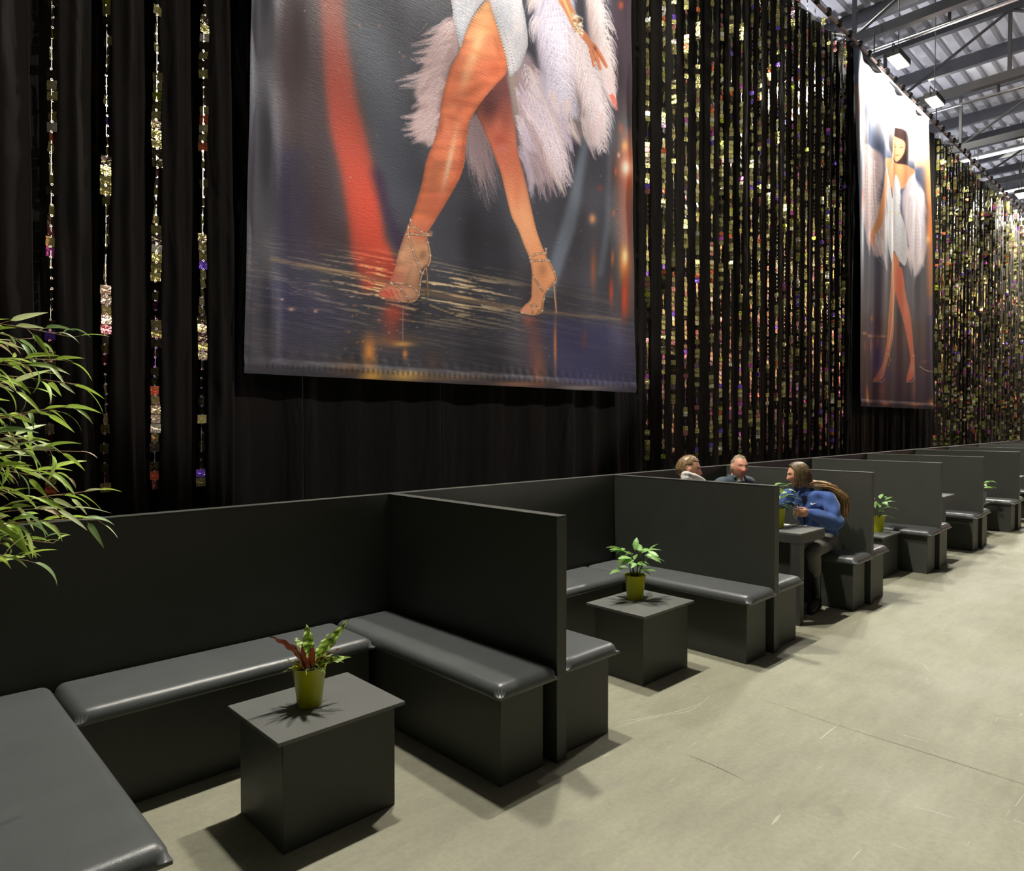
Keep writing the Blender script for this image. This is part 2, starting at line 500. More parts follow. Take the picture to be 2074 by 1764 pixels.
def cushion(x0, x1, y0, y1, parent, z0=0.415, z1=0.485):
    """rounded, slightly crowned pad"""
    nx, ny = max(6, int((x1 - x0) / 0.045)), max(6, int((y1 - y0) / 0.045))
    # graded coordinates so that the rolled edges are smooth
    def grade(a, b, n):
        r = 0.045
        e = [a + r * (1 - math.cos(t * PI / 2 / 5)) for t in range(5)]
        mid = [a + r + (b - a - 2 * r) * k / n for k in range(n + 1)]
        return e + mid + [b - (v - a) for v in reversed(e)]
    xs, ys = np.array(grade(x0, x1, nx)), np.array(grade(y0, y1, ny))
    gx, gy = np.meshgrid(xs, ys)
    ex = np.minimum(gx - x0, x1 - gx); ey = np.minimum(gy - y0, y1 - gy)
    r = 0.045
    cx_ = np.clip((r - ex) / r, 0, 1); cy_ = np.clip((r - ey) / r, 0, 1)
    rr = np.clip(np.sqrt(cx_ ** 2 + cy_ ** 2), 0, 1)
    d = np.minimum(ex, ey)
    z = z1 - 0.045 * (1 - np.sqrt(np.clip(1 - rr ** 2, 0, 1))) - 0.006 * np.exp(-np.clip(d, 0, 1) / 0.10)
    h = (np.sin(gx * 23.1 + 3 * np.sin(gy * 9)) * np.sin(gy * 19.7 + 2)) * 0.0012
    z = z + h * np.clip(d / 0.1, 0, 1)
    n0, n1 = gx.shape
    co = np.stack([gx, gy, z], -1).reshape(-1, 3)
    quads = grid_quads(n1, n0).tolist()
    bmm = bmesh.new()
    vs = [bmm.verts.new(c) for c in co]
    for q in quads: bmm.faces.new([vs[i] for i in q])
    # side skirt and underside
    border = [j for j in range(n1)] + [i * n1 + n1 - 1 for i in range(1, n0)] + [(n0 - 1) * n1 + j for j in range(n1 - 2, -1, -1)] + [i * n1 for i in range(n0 - 2, 0, -1)]
    low = [bmm.verts.new((co[b][0], co[b][1], z0 + 0.006)) for b in border]
    low2 = [bmm.verts.new((min(max(co[b][0], x0 + 0.012), x1 - 0.012), min(max(co[b][1], y0 + 0.012), y1 - 0.012), z0)) for b in border]
    m = len(border)
    for k in range(m):
        a, b = border[k], border[(k + 1) % m]
        bmm.faces.new((vs[b], vs[a], low[k], low[(k + 1) % m]))
        bmm.faces.new((low[(k + 1) % m], low[k], low2[k], low2[(k + 1) % m]))
    bmm.faces.new(low2)
    c = obj('cushion', bmm, M_VINYL, parent, smooth=True)
    return c


def bench(x0, x1, y0, y1, inset, label, seam=None):
    """inset = (left,right,front,back) of the base under the pad"""
    cx0, cy0 = (x0 + x1) / 2, (y0 + y1) / 2
    t = empty('bench', (cx0, cy0, 0), label=label, cat='bench', group='black padded benches of the booths')
    a, b_, c_, d_ = x0 - cx0, x1 - cx0, y0 - cy0, y1 - cy0
    box('base', a + inset[0], b_ - inset[1], c_ + inset[2], d_ - inset[3], 0.0, 0.415, M_PAINT, t, 0.003, 1)
    cushion(a, b_, c_, d_, t)
    return t


low_spots = []
for i in range(len(DX)):
    # dividers
    lab = ('black divider board between %s and %s' % (bn[i - 1], bn[i])) if 0 < i < len(bn) else ('black divider board on the near side of the nearest booth, at the left edge' if i == 0 else 'farthest black divider board of the booth row')
    xr = DX[i]
    t = empty('divider', (xr - TH / 2, (YF + YB) / 2, 0), label=lab, cat='divider', group='black divider boards')
    L_ = (YB - YF) / 2
    box('board', -TH / 2, TH / 2, -L_, L_, 0.0, 1.194, M_PAINT, t, 0.002, 1)
    box('top_cap', -TH / 2 - 0.001, TH / 2 + 0.001, -L_ - 0.001, L_, 1.194, 1.2, M_PAINT, t)
for i in range(len(DX) - 1):
    xl, xr = DX[i], DX[i + 1] - TH
    # back board of this booth
    t = empty('back_board', ((xl + xr + TH) / 2, 3.70, 0), label='black low back board closing %s towards the curtain' % bn[i], cat='partition', group='black back boards')
    hw = (xr + TH - xl) / 2
    box('board', -hw + 0.0015, hw - 0.0015, -0.035, 0.035, 0.0, 1.194, M_PAINT, t, 0.0015, 1)
    box('top_cap', -hw + 0.0015, hw - 0.0015, -0.0355, 0.0355, 1.194, 1.2, M_PAINT, t)
    # benches
    xrc = xr
    left_r = xl + 0.43 if i else 0.63
    left_l = xl + 0.004 if i else 0.12 + 0.004
    bench(left_l, left_r, 2.235 if i else 2.02, 3.655, (0.0, 0.05, 0.035, 0.0), 'black padded bench along the near divider of %s' % bn[i])
    bench(xrc - 0.395, xrc - 0.004, 2.21, 3.655, (0.05, 0.06, 0.05, 0.0), 'black padded bench along the far divider of %s' % bn[i])
    bench(left_r + 0.006, xrc - 0.401, 3.20, 3.655, (0.0, 0.0, 0.06, 0.0), 'black padded bench along the back of %s' % bn[i])
# back board to the left of the row
t = empty('back_board', (-0.9, 3.70, 0), label='black low back board at the far left behind the bamboo', cat='partition', group='black back boards')
box('board', -1.02, 1.018, -0.035, 0.035, 0.0, 1.194, M_PAINT, t, 0.0015, 1)
box('top_cap', -1.02, 1.018, -0.0355, 0.0355, 1.194, 1.2, M_PAINT, t)

# low tables in every second booth, tall tables in the others
tl = {0: 'low black cube table in the nearest booth, pot with striped plant on it', 1: 'low black cube table in the second booth, leafy green plant on it',
      3: 'low black cube table just beyond the seated woman', 5: 'low black cube table in the sixth booth, far off', 7: 'farthest low black cube table'}
TX = {0: 1.135, 1: 3.52, 3: 7.78, 5: 11.82, 7: 16.1}
TT = {}
for i, lab in tl.items():
    x0 = TX[i]; x1 = x0 + 0.572; y0, y1 = (2.445, 2.925) if i == 0 else (2.485, 2.955)
    cx0, cy0 = (x0 + x1) / 2, (y0 + y1) / 2
    t = empty('low_table', (cx0, cy0, 0), label=lab, cat='table', group='low black cube tables')
    hx, hy = (x1 - x0) / 2, (y1 - y0) / 2
    box('tabletop', -hx, hx, -hy, hy, 0.434, 0.45, M_TOP, t, 0.0015, 1)
    box('pedestal', -hx + 0.032, hx - 0.032, -hy + 0.032, hy - 0.05, 0.0, 0.434, M_PAINT, t, 0.002, 1)
    TT[i] = (cx0, cy0)
th = {2: 'tall black table the three people sit at', 4: 'tall black table in the fifth booth, only a corner in view', 6: 'tall black table in the seventh booth at the right edge', 8: 'farthest tall black table'}
HX = {2: 5.52, 4: 9.57, 6: 13.9, 8: 17.9}
for i, lab in th.items():
    x0, x1, y0, y1 = HX[i], HX[i] + 0.48, 2.385, 3.02
    cx0, cy0 = (x0 + x1) / 2, (y0 + y1) / 2
    t = empty('tall_table', (cx0, cy0, 0), label=lab, cat='table', group='tall black tables')
    hx, hy = (x1 - x0) / 2, (y1 - y0) / 2
    box('tabletop', -hx, hx, -hy, hy, 0.735, 0.75, M_TOP, t, 0.0015, 1)
    box('apron', -hx, hx, -hy, hy, 0.665, 0.735, M_PAINT, t, 0.0015, 1)
    box('pedestal', -0.17, 0.04, -0.20, 0.20, 0.0, 0.665, M_PAINT, t, 0.002, 1)
    for sx in (-1,):
        for sy in (-1, 1):
            a, b_ = sx * (hx - 0.036), sy * (hy - 0.036)
            box('leg', a - 0.035, a + 0.035, b_ - 0.035, b_ + 0.035, 0.0, 0.665, M_PAINT, t, 0.002, 1)

# ================================================================ curtains
def fold(x):
    return (0.030 * math.sin(x * 19.0 + 1.7 * math.sin(x * 2.3)) + 0.018 * math.sin(x * 41.0 + 2 * math.sin(x * 5.1)) + 0.012 * math.sin(x * 7.3))


def curtain(xa, xb, label, ztop=7.69, y0=4.38, amp=1.0, step=0.0125):
    n = int((xb - xa) / step) + 1
    xs = np.linspace(xa, xb, n)
    nz = 34
    zs = np.linspace(0.01, ztop, nz)
    gx, gz = np.meshgrid(xs, zs)
    f = (0.030 * np.sin(gx * 14.0 + 1.7 * np.sin(gx * 2.3 + 0.12 * gz) + 0.15 * np.sin(gz * 0.9 + gx)) + 0.005 * np.sin(gx * 41.0 + 2 * np.sin(gx * 5.1) + 0.2 * gz)
         + 0.012 * np.sin(gx * 7.3)) * amp * (0.75 + 0.25 * np.sin(gz * 0.7 + gx * 1.3))
    drag = 0.006 * np.sin((gz * 1.0 + gx * 2.6) * 9.0) * (0.5 + 0.5 * np.sin(gx * 3.3 + gz * 0.8))
    gy = y0 + f + drag
    co = np.stack([gx, gy, gz], -1).reshape(-1, 3)
    me = np_mesh('curtain', co, grid_quads(n, nz))
    o = link('curtain', me, M_FABRIC, smooth=True)
    setp(o, label, 'curtain', 'black curtains behind the booths')
    md = o.modifiers.new('thick', 'SOLIDIFY'); md.thickness = 0.003
    return o


CP = [(-2.6, -0.2, 'black curtain at the far left behind the bamboo'), (-0.195, 0.86, 'black curtain left of the leftmost plaque strands'),
      (0.865, 2.214, 'black curtain behind the plaque strands left of the wide banner'), (2.219, 3.396, 'black curtain under the left half of the wide banner'),
      (3.401, 5.9, 'black curtain under the right half of the wide banner'), (5.905, 8.9, 'black curtain right of the wide banner, behind the first plaque strands'),
      (8.905, 11.45, 'black curtain left of the narrow banner'), (11.455, 15.95, 'black curtain under and behind the narrow banner'),
      (15.955, 22.0, 'black curtain beyond the narrow banner'), (22.005, 34.0, 'farthest black curtain at the right edge')]
for k, (a, b_, lab) in enumerate(CP):
    curtain(a, b_, lab, step=0.0125 if a < 12 else 0.025, amp=(1.3 if 11 < a < 15 else 1.0))
# separate proud drape strips that hang in front between the strands (left) and beside the banners
def drape(xa, xb, label, y=4.19, z0=0.01, z1=7.68, seed=0):
    n = 26; nz = 60
    xs = np.linspace(xa, xb, n); zs = np.linspace(z0, z1, nz)
    gx, gz = np.meshgrid(xs, zs)
    u = (gx - xa) / (xb - xa)
    bow = np.sqrt(np.clip(1 - (2 * u - 1) ** 2, 0, 1))
    gy = y + 0.07 - 0.07 * bow + 0.012 * np.sin(u * 14 + seed + 0.3 * gz) + 0.007 * np.sin(gz * 5 + u * 7 + seed * 2)
    gx2 = gx + 0.012 * np.sin(gz * 1.1 + seed)
    # pinched gathers
    for zz in np.arange(0.7 + 0.13 * (seed % 5), z1, 0.83):
        w = np.exp(-((gz - zz + 0.5 * (u - 0.5)) / 0.06) ** 2)
        gy = gy + 0.018 * w * bow
    me = np_mesh('curtain', np.stack([gx2, gy, gz], -1).reshape(-1, 3), grid_quads(n, nz))
    o = link('curtain', me, M_FABRIC, smooth=True)
    setp(o, label, 'curtain', 'black curtains behind the booths')
    md = o.modifiers.new('thick', 'SOLIDIFY'); md.thickness = 0.003


drape(0.36, 0.69, 'black curtain fold left of the leftmost plaque strand', seed=1)
drape(0.775, 0.955, 'black curtain fold between the first and second plaque strands from the left', seed=2)
drape(1.03, 1.205, 'black curtain fold between the second and third plaque strands from the left', seed=3)
drape(1.275, 1.455, 'black curtain fold between the third and fourth plaque strands from the left', seed=4)
drape(1.53, 1.70, 'black curtain fold between the fourth plaque strand and the wide banner', seed=5)
drape(11.42, 11.58, 'narrow curtain strip hanging along the left edge of the narrow banner', y=4.20, seed=6)

# rail with clamps along the top
M_RAIL = mat('pinkish_rail', (0.62, 0.45, 0.47, 1), 0.4, metal=0.3)
t = empty('curtain_rail', (0, 4.225, 7.735), label='pinkish metal rail with black clamps along the top of the curtain', cat='rail')
bm = bmesh.new(); add_tube(bm, [(-2.6, 0, 0), (34, 0, 0)], 0.028, 8); obj('rail', bm, M_RAIL, t, smooth=True)
kb = None
for k in range(48):
    if kb is None:
        bm = bmesh.new()
        add_sphere(bm, (0, -0.02, 0.03), 0.06, 10, 7, (1, 0.8, 0.7)); add_box(bm, -0.05, 0.05, -0.05, 0.0, -0.03, 0.02)
        kb = obj('clamp', bm, M_BLACKM, t, smooth=True); c = kb
    else:
        c = kb.copy(); COL.objects.link(c); c.parent = t
    c.location = (7.6 + 0.42 * k, 0, 0)
for hx in (9.3, 12.5, 16.05, 19.4):
    bm = bmesh.new(); add_tube(bm, [(hx, 0, 0.0), (hx, 0, 0.5)], 0.012, 6); obj('hanger', bm, M_STEEL, t)

# ================================================================ plaque strands
PV = []
for v in range(5):
    r_ = np.random.RandomState(v)
    g = np.linspace(-0.5, 0.5, 4)
    gx, gz = np.meshgrid(g * 0.052, g * 0.050)
    gy = (r_.rand(4, 4) - 0.5) * 0.0050
    PV.append(np.stack([gx, gy, gz], -1).reshape(-1, 3))
PQ = grid_quads(4, 4)
plaque_me = []
for v in range(5):
    me = np_mesh('plaque', PV[v], PQ)
    me.materials.append(M_PLAQUE)
    me.polygons.foreach_set('use_smooth', [True] * len(me.polygons))
    plaque_me.append(me)
M_RING = mat('silver_ring', (0.7, 0.68, 0.6, 1), 0.25, metal=1.0)
PITCHZ = 0.0535


def yaws(r, n):
    out = []
    while len(out) < n:
        run = r.randint(1, 6)
        if r.random() < 0.62: y = r.gauss(0, 0.28)
        else: y = r.uniform(0.75, 1.55) * r.choice((-1, 1))
        for _ in range(run): out.append(y + r.gauss(0, 0.12))
    return out[:n]


def rotm(yaw, pit, rol):
    cy_, sy_ = math.cos(yaw), math.sin(yaw); cp, sp = math.cos(pit), math.sin(pit); cr, sr = math.cos(rol), math.sin(rol)
    Rz = np.array([[cy_, -sy_, 0], [sy_, cy_, 0], [0, 0, 1]]); Rx = np.array([[1, 0, 0], [0, cp, -sp], [0, sp, cp]]); Ry = np.array([[cr, 0, sr], [0, 1, 0], [-sr, 0, cr]])
    return Rz @ Rx @ Ry


def strand(X, y, zb, zt, label, group, single, lean=0.0, seed=0, scale=1.0):
    r = random.Random(seed)
    n = int((zt - zb) / PITCHZ)
    t = empty('plaque_strand', (X, y, zb), label=label, cat='strand', group=group)
    ya = yaws(r, n)
    cos_, qs = [], []
    ring_z = []
    for i in range(n):
        z = (i + 0.5) * PITCHZ
        gone = r.random() < 0.06
        dx = lean * (z) + 0.004 * math.sin(i * 0.7 + seed)
        pit, rol = r.gauss(0, 0.075), r.gauss(0, 0.03)
        ring_z.append((dx, z + PITCHZ / 2))
        if gone: continue
        if single and i * PITCHZ + zb < single:
            o = bpy.data.objects.new('plaque', plaque_me[r.randrange(5)])
            COL.objects.link(o); o.parent = t
            o.location = (dx, 0, z); o.rotation_euler = (pit, rol, ya[i])
        else:
            R_ = rotm(ya[i], pit, rol)
            base = len(cos_) * 16
            cos_.append(PV[r.randrange(5)] * scale @ R_.T + np.array([dx, 0, z])); qs.append(PQ + base)
    if cos_:
        me = np_mesh('plaque_chain', np.concatenate(cos_), np.concatenate(qs))
        me.materials.append(M_PLAQUE)
        me.polygons.foreach_set('use_smooth', [True] * len(me.polygons))
        o = link('plaque_chain', me, None, t); o['kind'] = 'stuff'
    # rings and thread
    bm = bmesh.new()
    add_tube(bm, [(0, 0.004, 0), (lean * n * PITCHZ, 0.0, 7.722 - zb)], 0.0012, 3, caps=False)
    if single:
        for dx, z in ring_z:
            if z + zb > single: break
            for k in range(6):
                a0, a1 = 2 * PI * k / 6, 2 * PI * (k + 1) / 6
                for q, w in ((0.0045, 0.0065),):
                    vs = [bm.verts.new((dx + q * math.cos(a0), -0.004, z + q * math.sin(a0))), bm.verts.new((dx + q * math.cos(a1), -0.004, z + q * math.sin(a1))),
                          bm.verts.new((dx + w * math.cos(a1), -0.004, z + w * math.sin(a1))), bm.verts.new((dx + w * math.cos(a0), -0.004, z + w * math.sin(a0)))]
                    bm.faces.new(vs)
    else:
        for dx, z in ring_z:
            add_box(bm, dx - 0.006, dx + 0.006, -0.008, -0.004, z - 0.006, z + 0.006)
    o = obj('ring_links', bm, M_RING, t); o['kind'] = 'stuff'
    return t


LN = ['leftmost', 'second from the left', 'third from the left', 'rightmost']
for k, X in enumerate([0.735, 0.985, 1.235, 1.490]):
    strand(X, 4.212, 1.27, 7.66, 'strand of iridescent square plaques left of the wide banner, %s of four' % LN[k], 'plaque strands left of the wide banner', 4.5, lean=0.014, seed=k + 1)
NUM = ['first', 'second', 'third', 'fourth', 'fifth', 'sixth', 'seventh', 'eighth', 'ninth', 'tenth', 'eleventh', 'twelfth', 'thirteenth', 'fourteenth', 'fifteenth',
       'sixteenth', 'seventeenth', 'eighteenth', 'nineteenth', 'twentieth', 'twenty-first', 'twenty-second', 'twenty-third', 'twenty-fourth', 'twenty-fifth',
       'twenty-sixth', 'twenty-seventh', 'twenty-eighth', 'twenty-ninth', 'thirtieth', 'thirty-first', 'thirty-second', 'thirty-third', 'thirty-fourth', 'thirty-fifth',
       'thirty-sixth', 'thirty-seventh', 'thirty-eighth', 'thirty-ninth', 'fortieth', 'forty-first', 'forty-second', 'forty-third', 'forty-fourth', 'forty-fifth', 'forty-sixth']
MX = [6.03, 6.30, 6.52, 6.74, 6.98, 7.31, 7.53, 7.74, 7.98, 8.26, 8.47, 8.72, 8.97, 9.19, 9.40, 9.65, 9.88, 10.15, 10.42, 10.65, 10.90, 11.12, 11.31]
for k, X in enumerate(MX):
    r = random.Random(k)
    strand(X, 4.225 + r.uniform(-0.012, 0.012), 1.22 + r.uniform(-0.02, 0.05), 7.66, '%s plaque strand to the right of the wide banner' % NUM[k], 'plaque strands between the two banners', 7.7 if k < 9 else 0, lean=-0.004, seed=50 + k)
X = 16.22
for k in range(46):
    r = random.Random(100 + k)
    strand(X + r.uniform(-0.03, 0.03), 4.225 + r.uniform(-0.010, 0.010), 1.15 + r.uniform(-0.05, 0.05), 7.62, '%s plaque strand beyond the narrow banner' % NUM[k], 'plaque strands beyond the narrow banner', 0, seed=200 + k, scale=1.25)
    X += 0.235 + 0.004 * k
# ================================================================ printed banners
def to_lin(a):
    a = np.clip(a, 0, 255) / 255.0
    return np.where(a <= 0.04045, a / 12.92, ((a + 0.055) / 1.055) ** 2.4)


def spline(pts, n=6, closed=True):
    P = np.array(pts, float)
    N = len(P); out = []
    rng = range(N) if closed else range(N - 1)
    for i in rng:
        p0, p1, p2, p3 = (P[(i - 1) % N], P[i], P[(i + 1) % N], P[(i + 2) % N]) if closed else (P[max(i - 1, 0)], P[i], P[i + 1], P[min(i + 2, N - 1)])
        for k in range(n):
            t = k / n
            out.append(0.5 * (2 * p1 + (p2 - p0) * t + (2 * p0 - 5 * p1 + 4 * p2 - p3) * t * t + (3 * p1 - p0 - 3 * p2 + p3) * t ** 3))
    if not closed: out.append(P[-1])
    return np.array(out)


def vnoise(h, w, cy, cx, seed):
    r = np.random.RandomState(seed)
    g = r.rand(int(h / cy) + 3, int(w / cx) + 3)
    y = np.arange(h) / cy; x = np.arange(w) / cx
    yi, xi = y.astype(int), x.astype(int); fy, fx = y - yi, x - xi
    fy = fy * fy * (3 - 2 * fy); fx = fx * fx * (3 - 2 * fx)
    a = g[yi][:, xi]; b = g[yi][:, xi + 1]; c = g[yi + 1][:, xi]; d = g[yi + 1][:, xi + 1]
    fy = fy[:, None]; fx = fx[None]
    return (a * (1 - fx) + b * fx) * (1 - fy) + (c * (1 - fx) + d * fx) * fy


def blur(m, r):
    r = int(r)
    if r < 1: return m
    for ax in (0, 1):
        for _ in range(2):
            p = np.concatenate([np.repeat(m.take([0], ax), r + 1, ax), m, np.repeat(m.take([-1], ax), r, ax)], ax)
            c = np.cumsum(p, ax)
            n = m.shape[ax]
            m = (c.take(range(2 * r + 1, 2 * r + 1 + n), ax) - c.take(range(0, n), ax)) / (2 * r + 1)
    return m


class Art:
    def __init__(s, x0, y0, x1, y1, sc, bg):
        s.x0, s.y0, s.s = x0, y0, sc
        s.w, s.h = int((x1 - x0) * sc), int((y1 - y0) * sc)
        s.a = np.zeros((s.h, s.w, 3), np.float32); s.a[:] = bg
        s.Y, s.X = np.mgrid[0:s.h, 0:s.w].astype(np.float32)
        s.X = s.X / sc + x0; s.Y = s.Y / sc + y0
        s.r = random.Random(3)

    def mask(s, poly):
        p = (np.asarray(poly, float) - (s.x0, s.y0)) * s.s
        m = np.zeros((s.h, s.w), np.float32)
        ya, yb = max(0, int(p[:, 1].min())), min(s.h - 1, int(p[:, 1].max()) + 1)
        q = np.roll(p, -1, 0)
        for y in range(ya, yb + 1):
            yc = y + 0.5
            c = ((p[:, 1] <= yc) & (q[:, 1] > yc)) | ((q[:, 1] <= yc) & (p[:, 1] > yc))
            if not c.any(): continue
            a, b = p[c], q[c]
            xs = np.sort(a[:, 0] + (yc - a[:, 1]) / (b[:, 1] - a[:, 1]) * (b[:, 0] - a[:, 0]))
            for i in range(0, len(xs) - 1, 2):
                u, v = max(0, int(round(xs[i]))), min(s.w, int(round(xs[i + 1])))
                if v > u: m[y, u:v] = 1
        return m

    def fill(s, poly, col, soft=0, alpha=1.0, curve=True):
        m = s.mask(spline(poly) if curve else poly)
        if soft: m = blur(m, soft * s.s)
        s.paint(m * alpha, col)
        return m

    def paint(s, m, col):
        m = m[..., None]
        s.a = s.a * (1 - m) + np.asarray(col, np.float32) * m

    def blob(s, x, y, rx, ry, col, alpha=1.0, p=1.0, rot=0.0):
        k = 3.2
        R = max(rx, ry) * k
        i0, i1 = max(0, int((y - R - s.y0) * s.s)), min(s.h, int((y + R - s.y0) * s.s) + 1)
        j0, j1 = max(0, int((x - R - s.x0) * s.s)), min(s.w, int((x + R - s.x0) * s.s) + 1)
        if i1 <= i0 or j1 <= j0: return
        X, Y = s.X[i0:i1, j0:j1] - x, s.Y[i0:i1, j0:j1] - y
        c, t = math.cos(rot), math.sin(rot)
        U, V = X * c + Y * t, -X * t + Y * c
        m = (alpha * np.exp(-((U / rx) ** 2 + (V / ry) ** 2) ** p))[..., None]
        s.a[i0:i1, j0:j1] = s.a[i0:i1, j0:j1] * (1 - m) + np.asarray(col, np.float32) * m

    def stroke(s, pts, w0, w1, col, alpha=1.0):
        P = (np.asarray(pts, np.float32) - (s.x0, s.y0)) * s.s
        w0, w1 = w0 * s.s, w1 * s.s
        pad = max(w0, w1) + 1.5
        j0, i0 = (P.min(0) - pad).astype(int); j1, i1 = (P.max(0) + pad + 1).astype(int)
        i0, j0, i1, j1 = max(0, i0), max(0, j0), min(s.h, i1), min(s.w, j1)
        if i1 <= i0 or j1 <= j0: return
        yy, xx = np.mgrid[i0:i1, j0:j1].astype(np.float32) + 0.5
        best = np.zeros(xx.shape, np.float32); n = len(P) - 1
        for k in range(n):
            a, b = P[k], P[k + 1]; d = b - a; L2 = float(d @ d) + 1e-6
            t = np.clip(((xx - a[0]) * d[0] + (yy - a[1]) * d[1]) / L2, 0, 1)
            dist = np.sqrt((xx - a[0] - t * d[0]) ** 2 + (yy - a[1] - t * d[1]) ** 2)
            w = w0 + (w1 - w0) * (k + t) / n
            best = np.maximum(best, np.clip(w / 2 + 0.5 - dist, 0, 1))
        m = (best * alpha)[..., None]
        s.a[i0:i1, j0:j1] = s.a[i0:i1, j0:j1] * (1 - m) + np.asarray(col, np.float32) * m

    def wisps(s, root, tip, w_root, w_tip, n, col, jit=18, bend=0.0, lw=1.6, alpha=0.55):
        """bundle of fine hairs running from a root to a tip"""
        r = s.r
        root, tip = np.array(root, float), np.array(tip, float)
        d = tip - root; L = np.hypot(*d); nn = np.array([-d[1], d[0]]) / L
        for _ in range(n):
            a = r.uniform(-1, 1); t1 = r.uniform(0.45, 1.0)
            p0 = root + nn * a * w_root + d * r.uniform(0, 0.25)
            p3 = root + d * t1 + nn * (a * (w_tip + (1 - t1) * w_root * 0.9)) + nn * r.gauss(0, 1.5)
            b = bend + r.gauss(0, 0.03)
            q = [p0 * (1 - t) + p3 * t + nn * (4 * t * (1 - t) * b * L) for t in (0, 0.33, 0.66, 1)]
            j = r.uniform(-jit, jit)
            s.stroke(q, lw, lw * 0.35, (col[0] + j, col[1] + j, col[2] + j), alpha * r.uniform(0.5, 1))

    def plume(s, path, width, n, col, jit=20, lw=1.3, hook=0.35, shaft=(250, 235, 225)):
        """ostrich feather: barbs leave the shaft on both sides and droop toward its tip"""
        r = s.r
        C = spline(path, 8, closed=False); N = len(C)
        for _ in range(n):
            t = r.random() ** 0.9
            i = min(N - 2, int(t * (N - 1))); d = C[i + 1] - C[i]; d = d / (np.hypot(*d) + 1e-6)
            nn = np.array([-d[1], d[0]]); sd = r.choice((-1, 1))
            w = width * math.sin(PI * min(1, 0.18 + 0.8 * t)) ** 0.6 * r.uniform(0.5, 1.1)
            p0 = C[i]; p1 = p0 + nn * sd * w * 0.45 + d * w * 0.35; p2 = p0 + nn * sd * w * 0.85 + d * w * (0.9 + hook); p3 = p0 + nn * sd * w * 0.95 + d * w * (1.5 + hook)
            j = r.uniform(-jit, jit)
            s.stroke([p0, p1, p2, p3], lw, lw * 0.4, (col[0] + j, col[1] + j, col[2] + j), r.uniform(0.35, 0.8))
        s.stroke(C, 1.6, 0.8, shaft, 0.6)

    def sample(s, px, py):
        x = np.clip((px - s.x0) * s.s - 0.5, 0, s.w - 1.001); y = np.clip((py - s.y0) * s.s - 0.5, 0, s.h - 1.001)
        xi, yi = x.astype(int), y.astype(int); fx, fy = (x - xi)[:, None], (y - yi)[:, None]
        A = s.a
        return (A[yi, xi] * (1 - fx) + A[yi, xi + 1] * fx) * (1 - fy) + (A[yi + 1, xi] * (1 - fx) + A[yi + 1, xi + 1] * fx) * fy


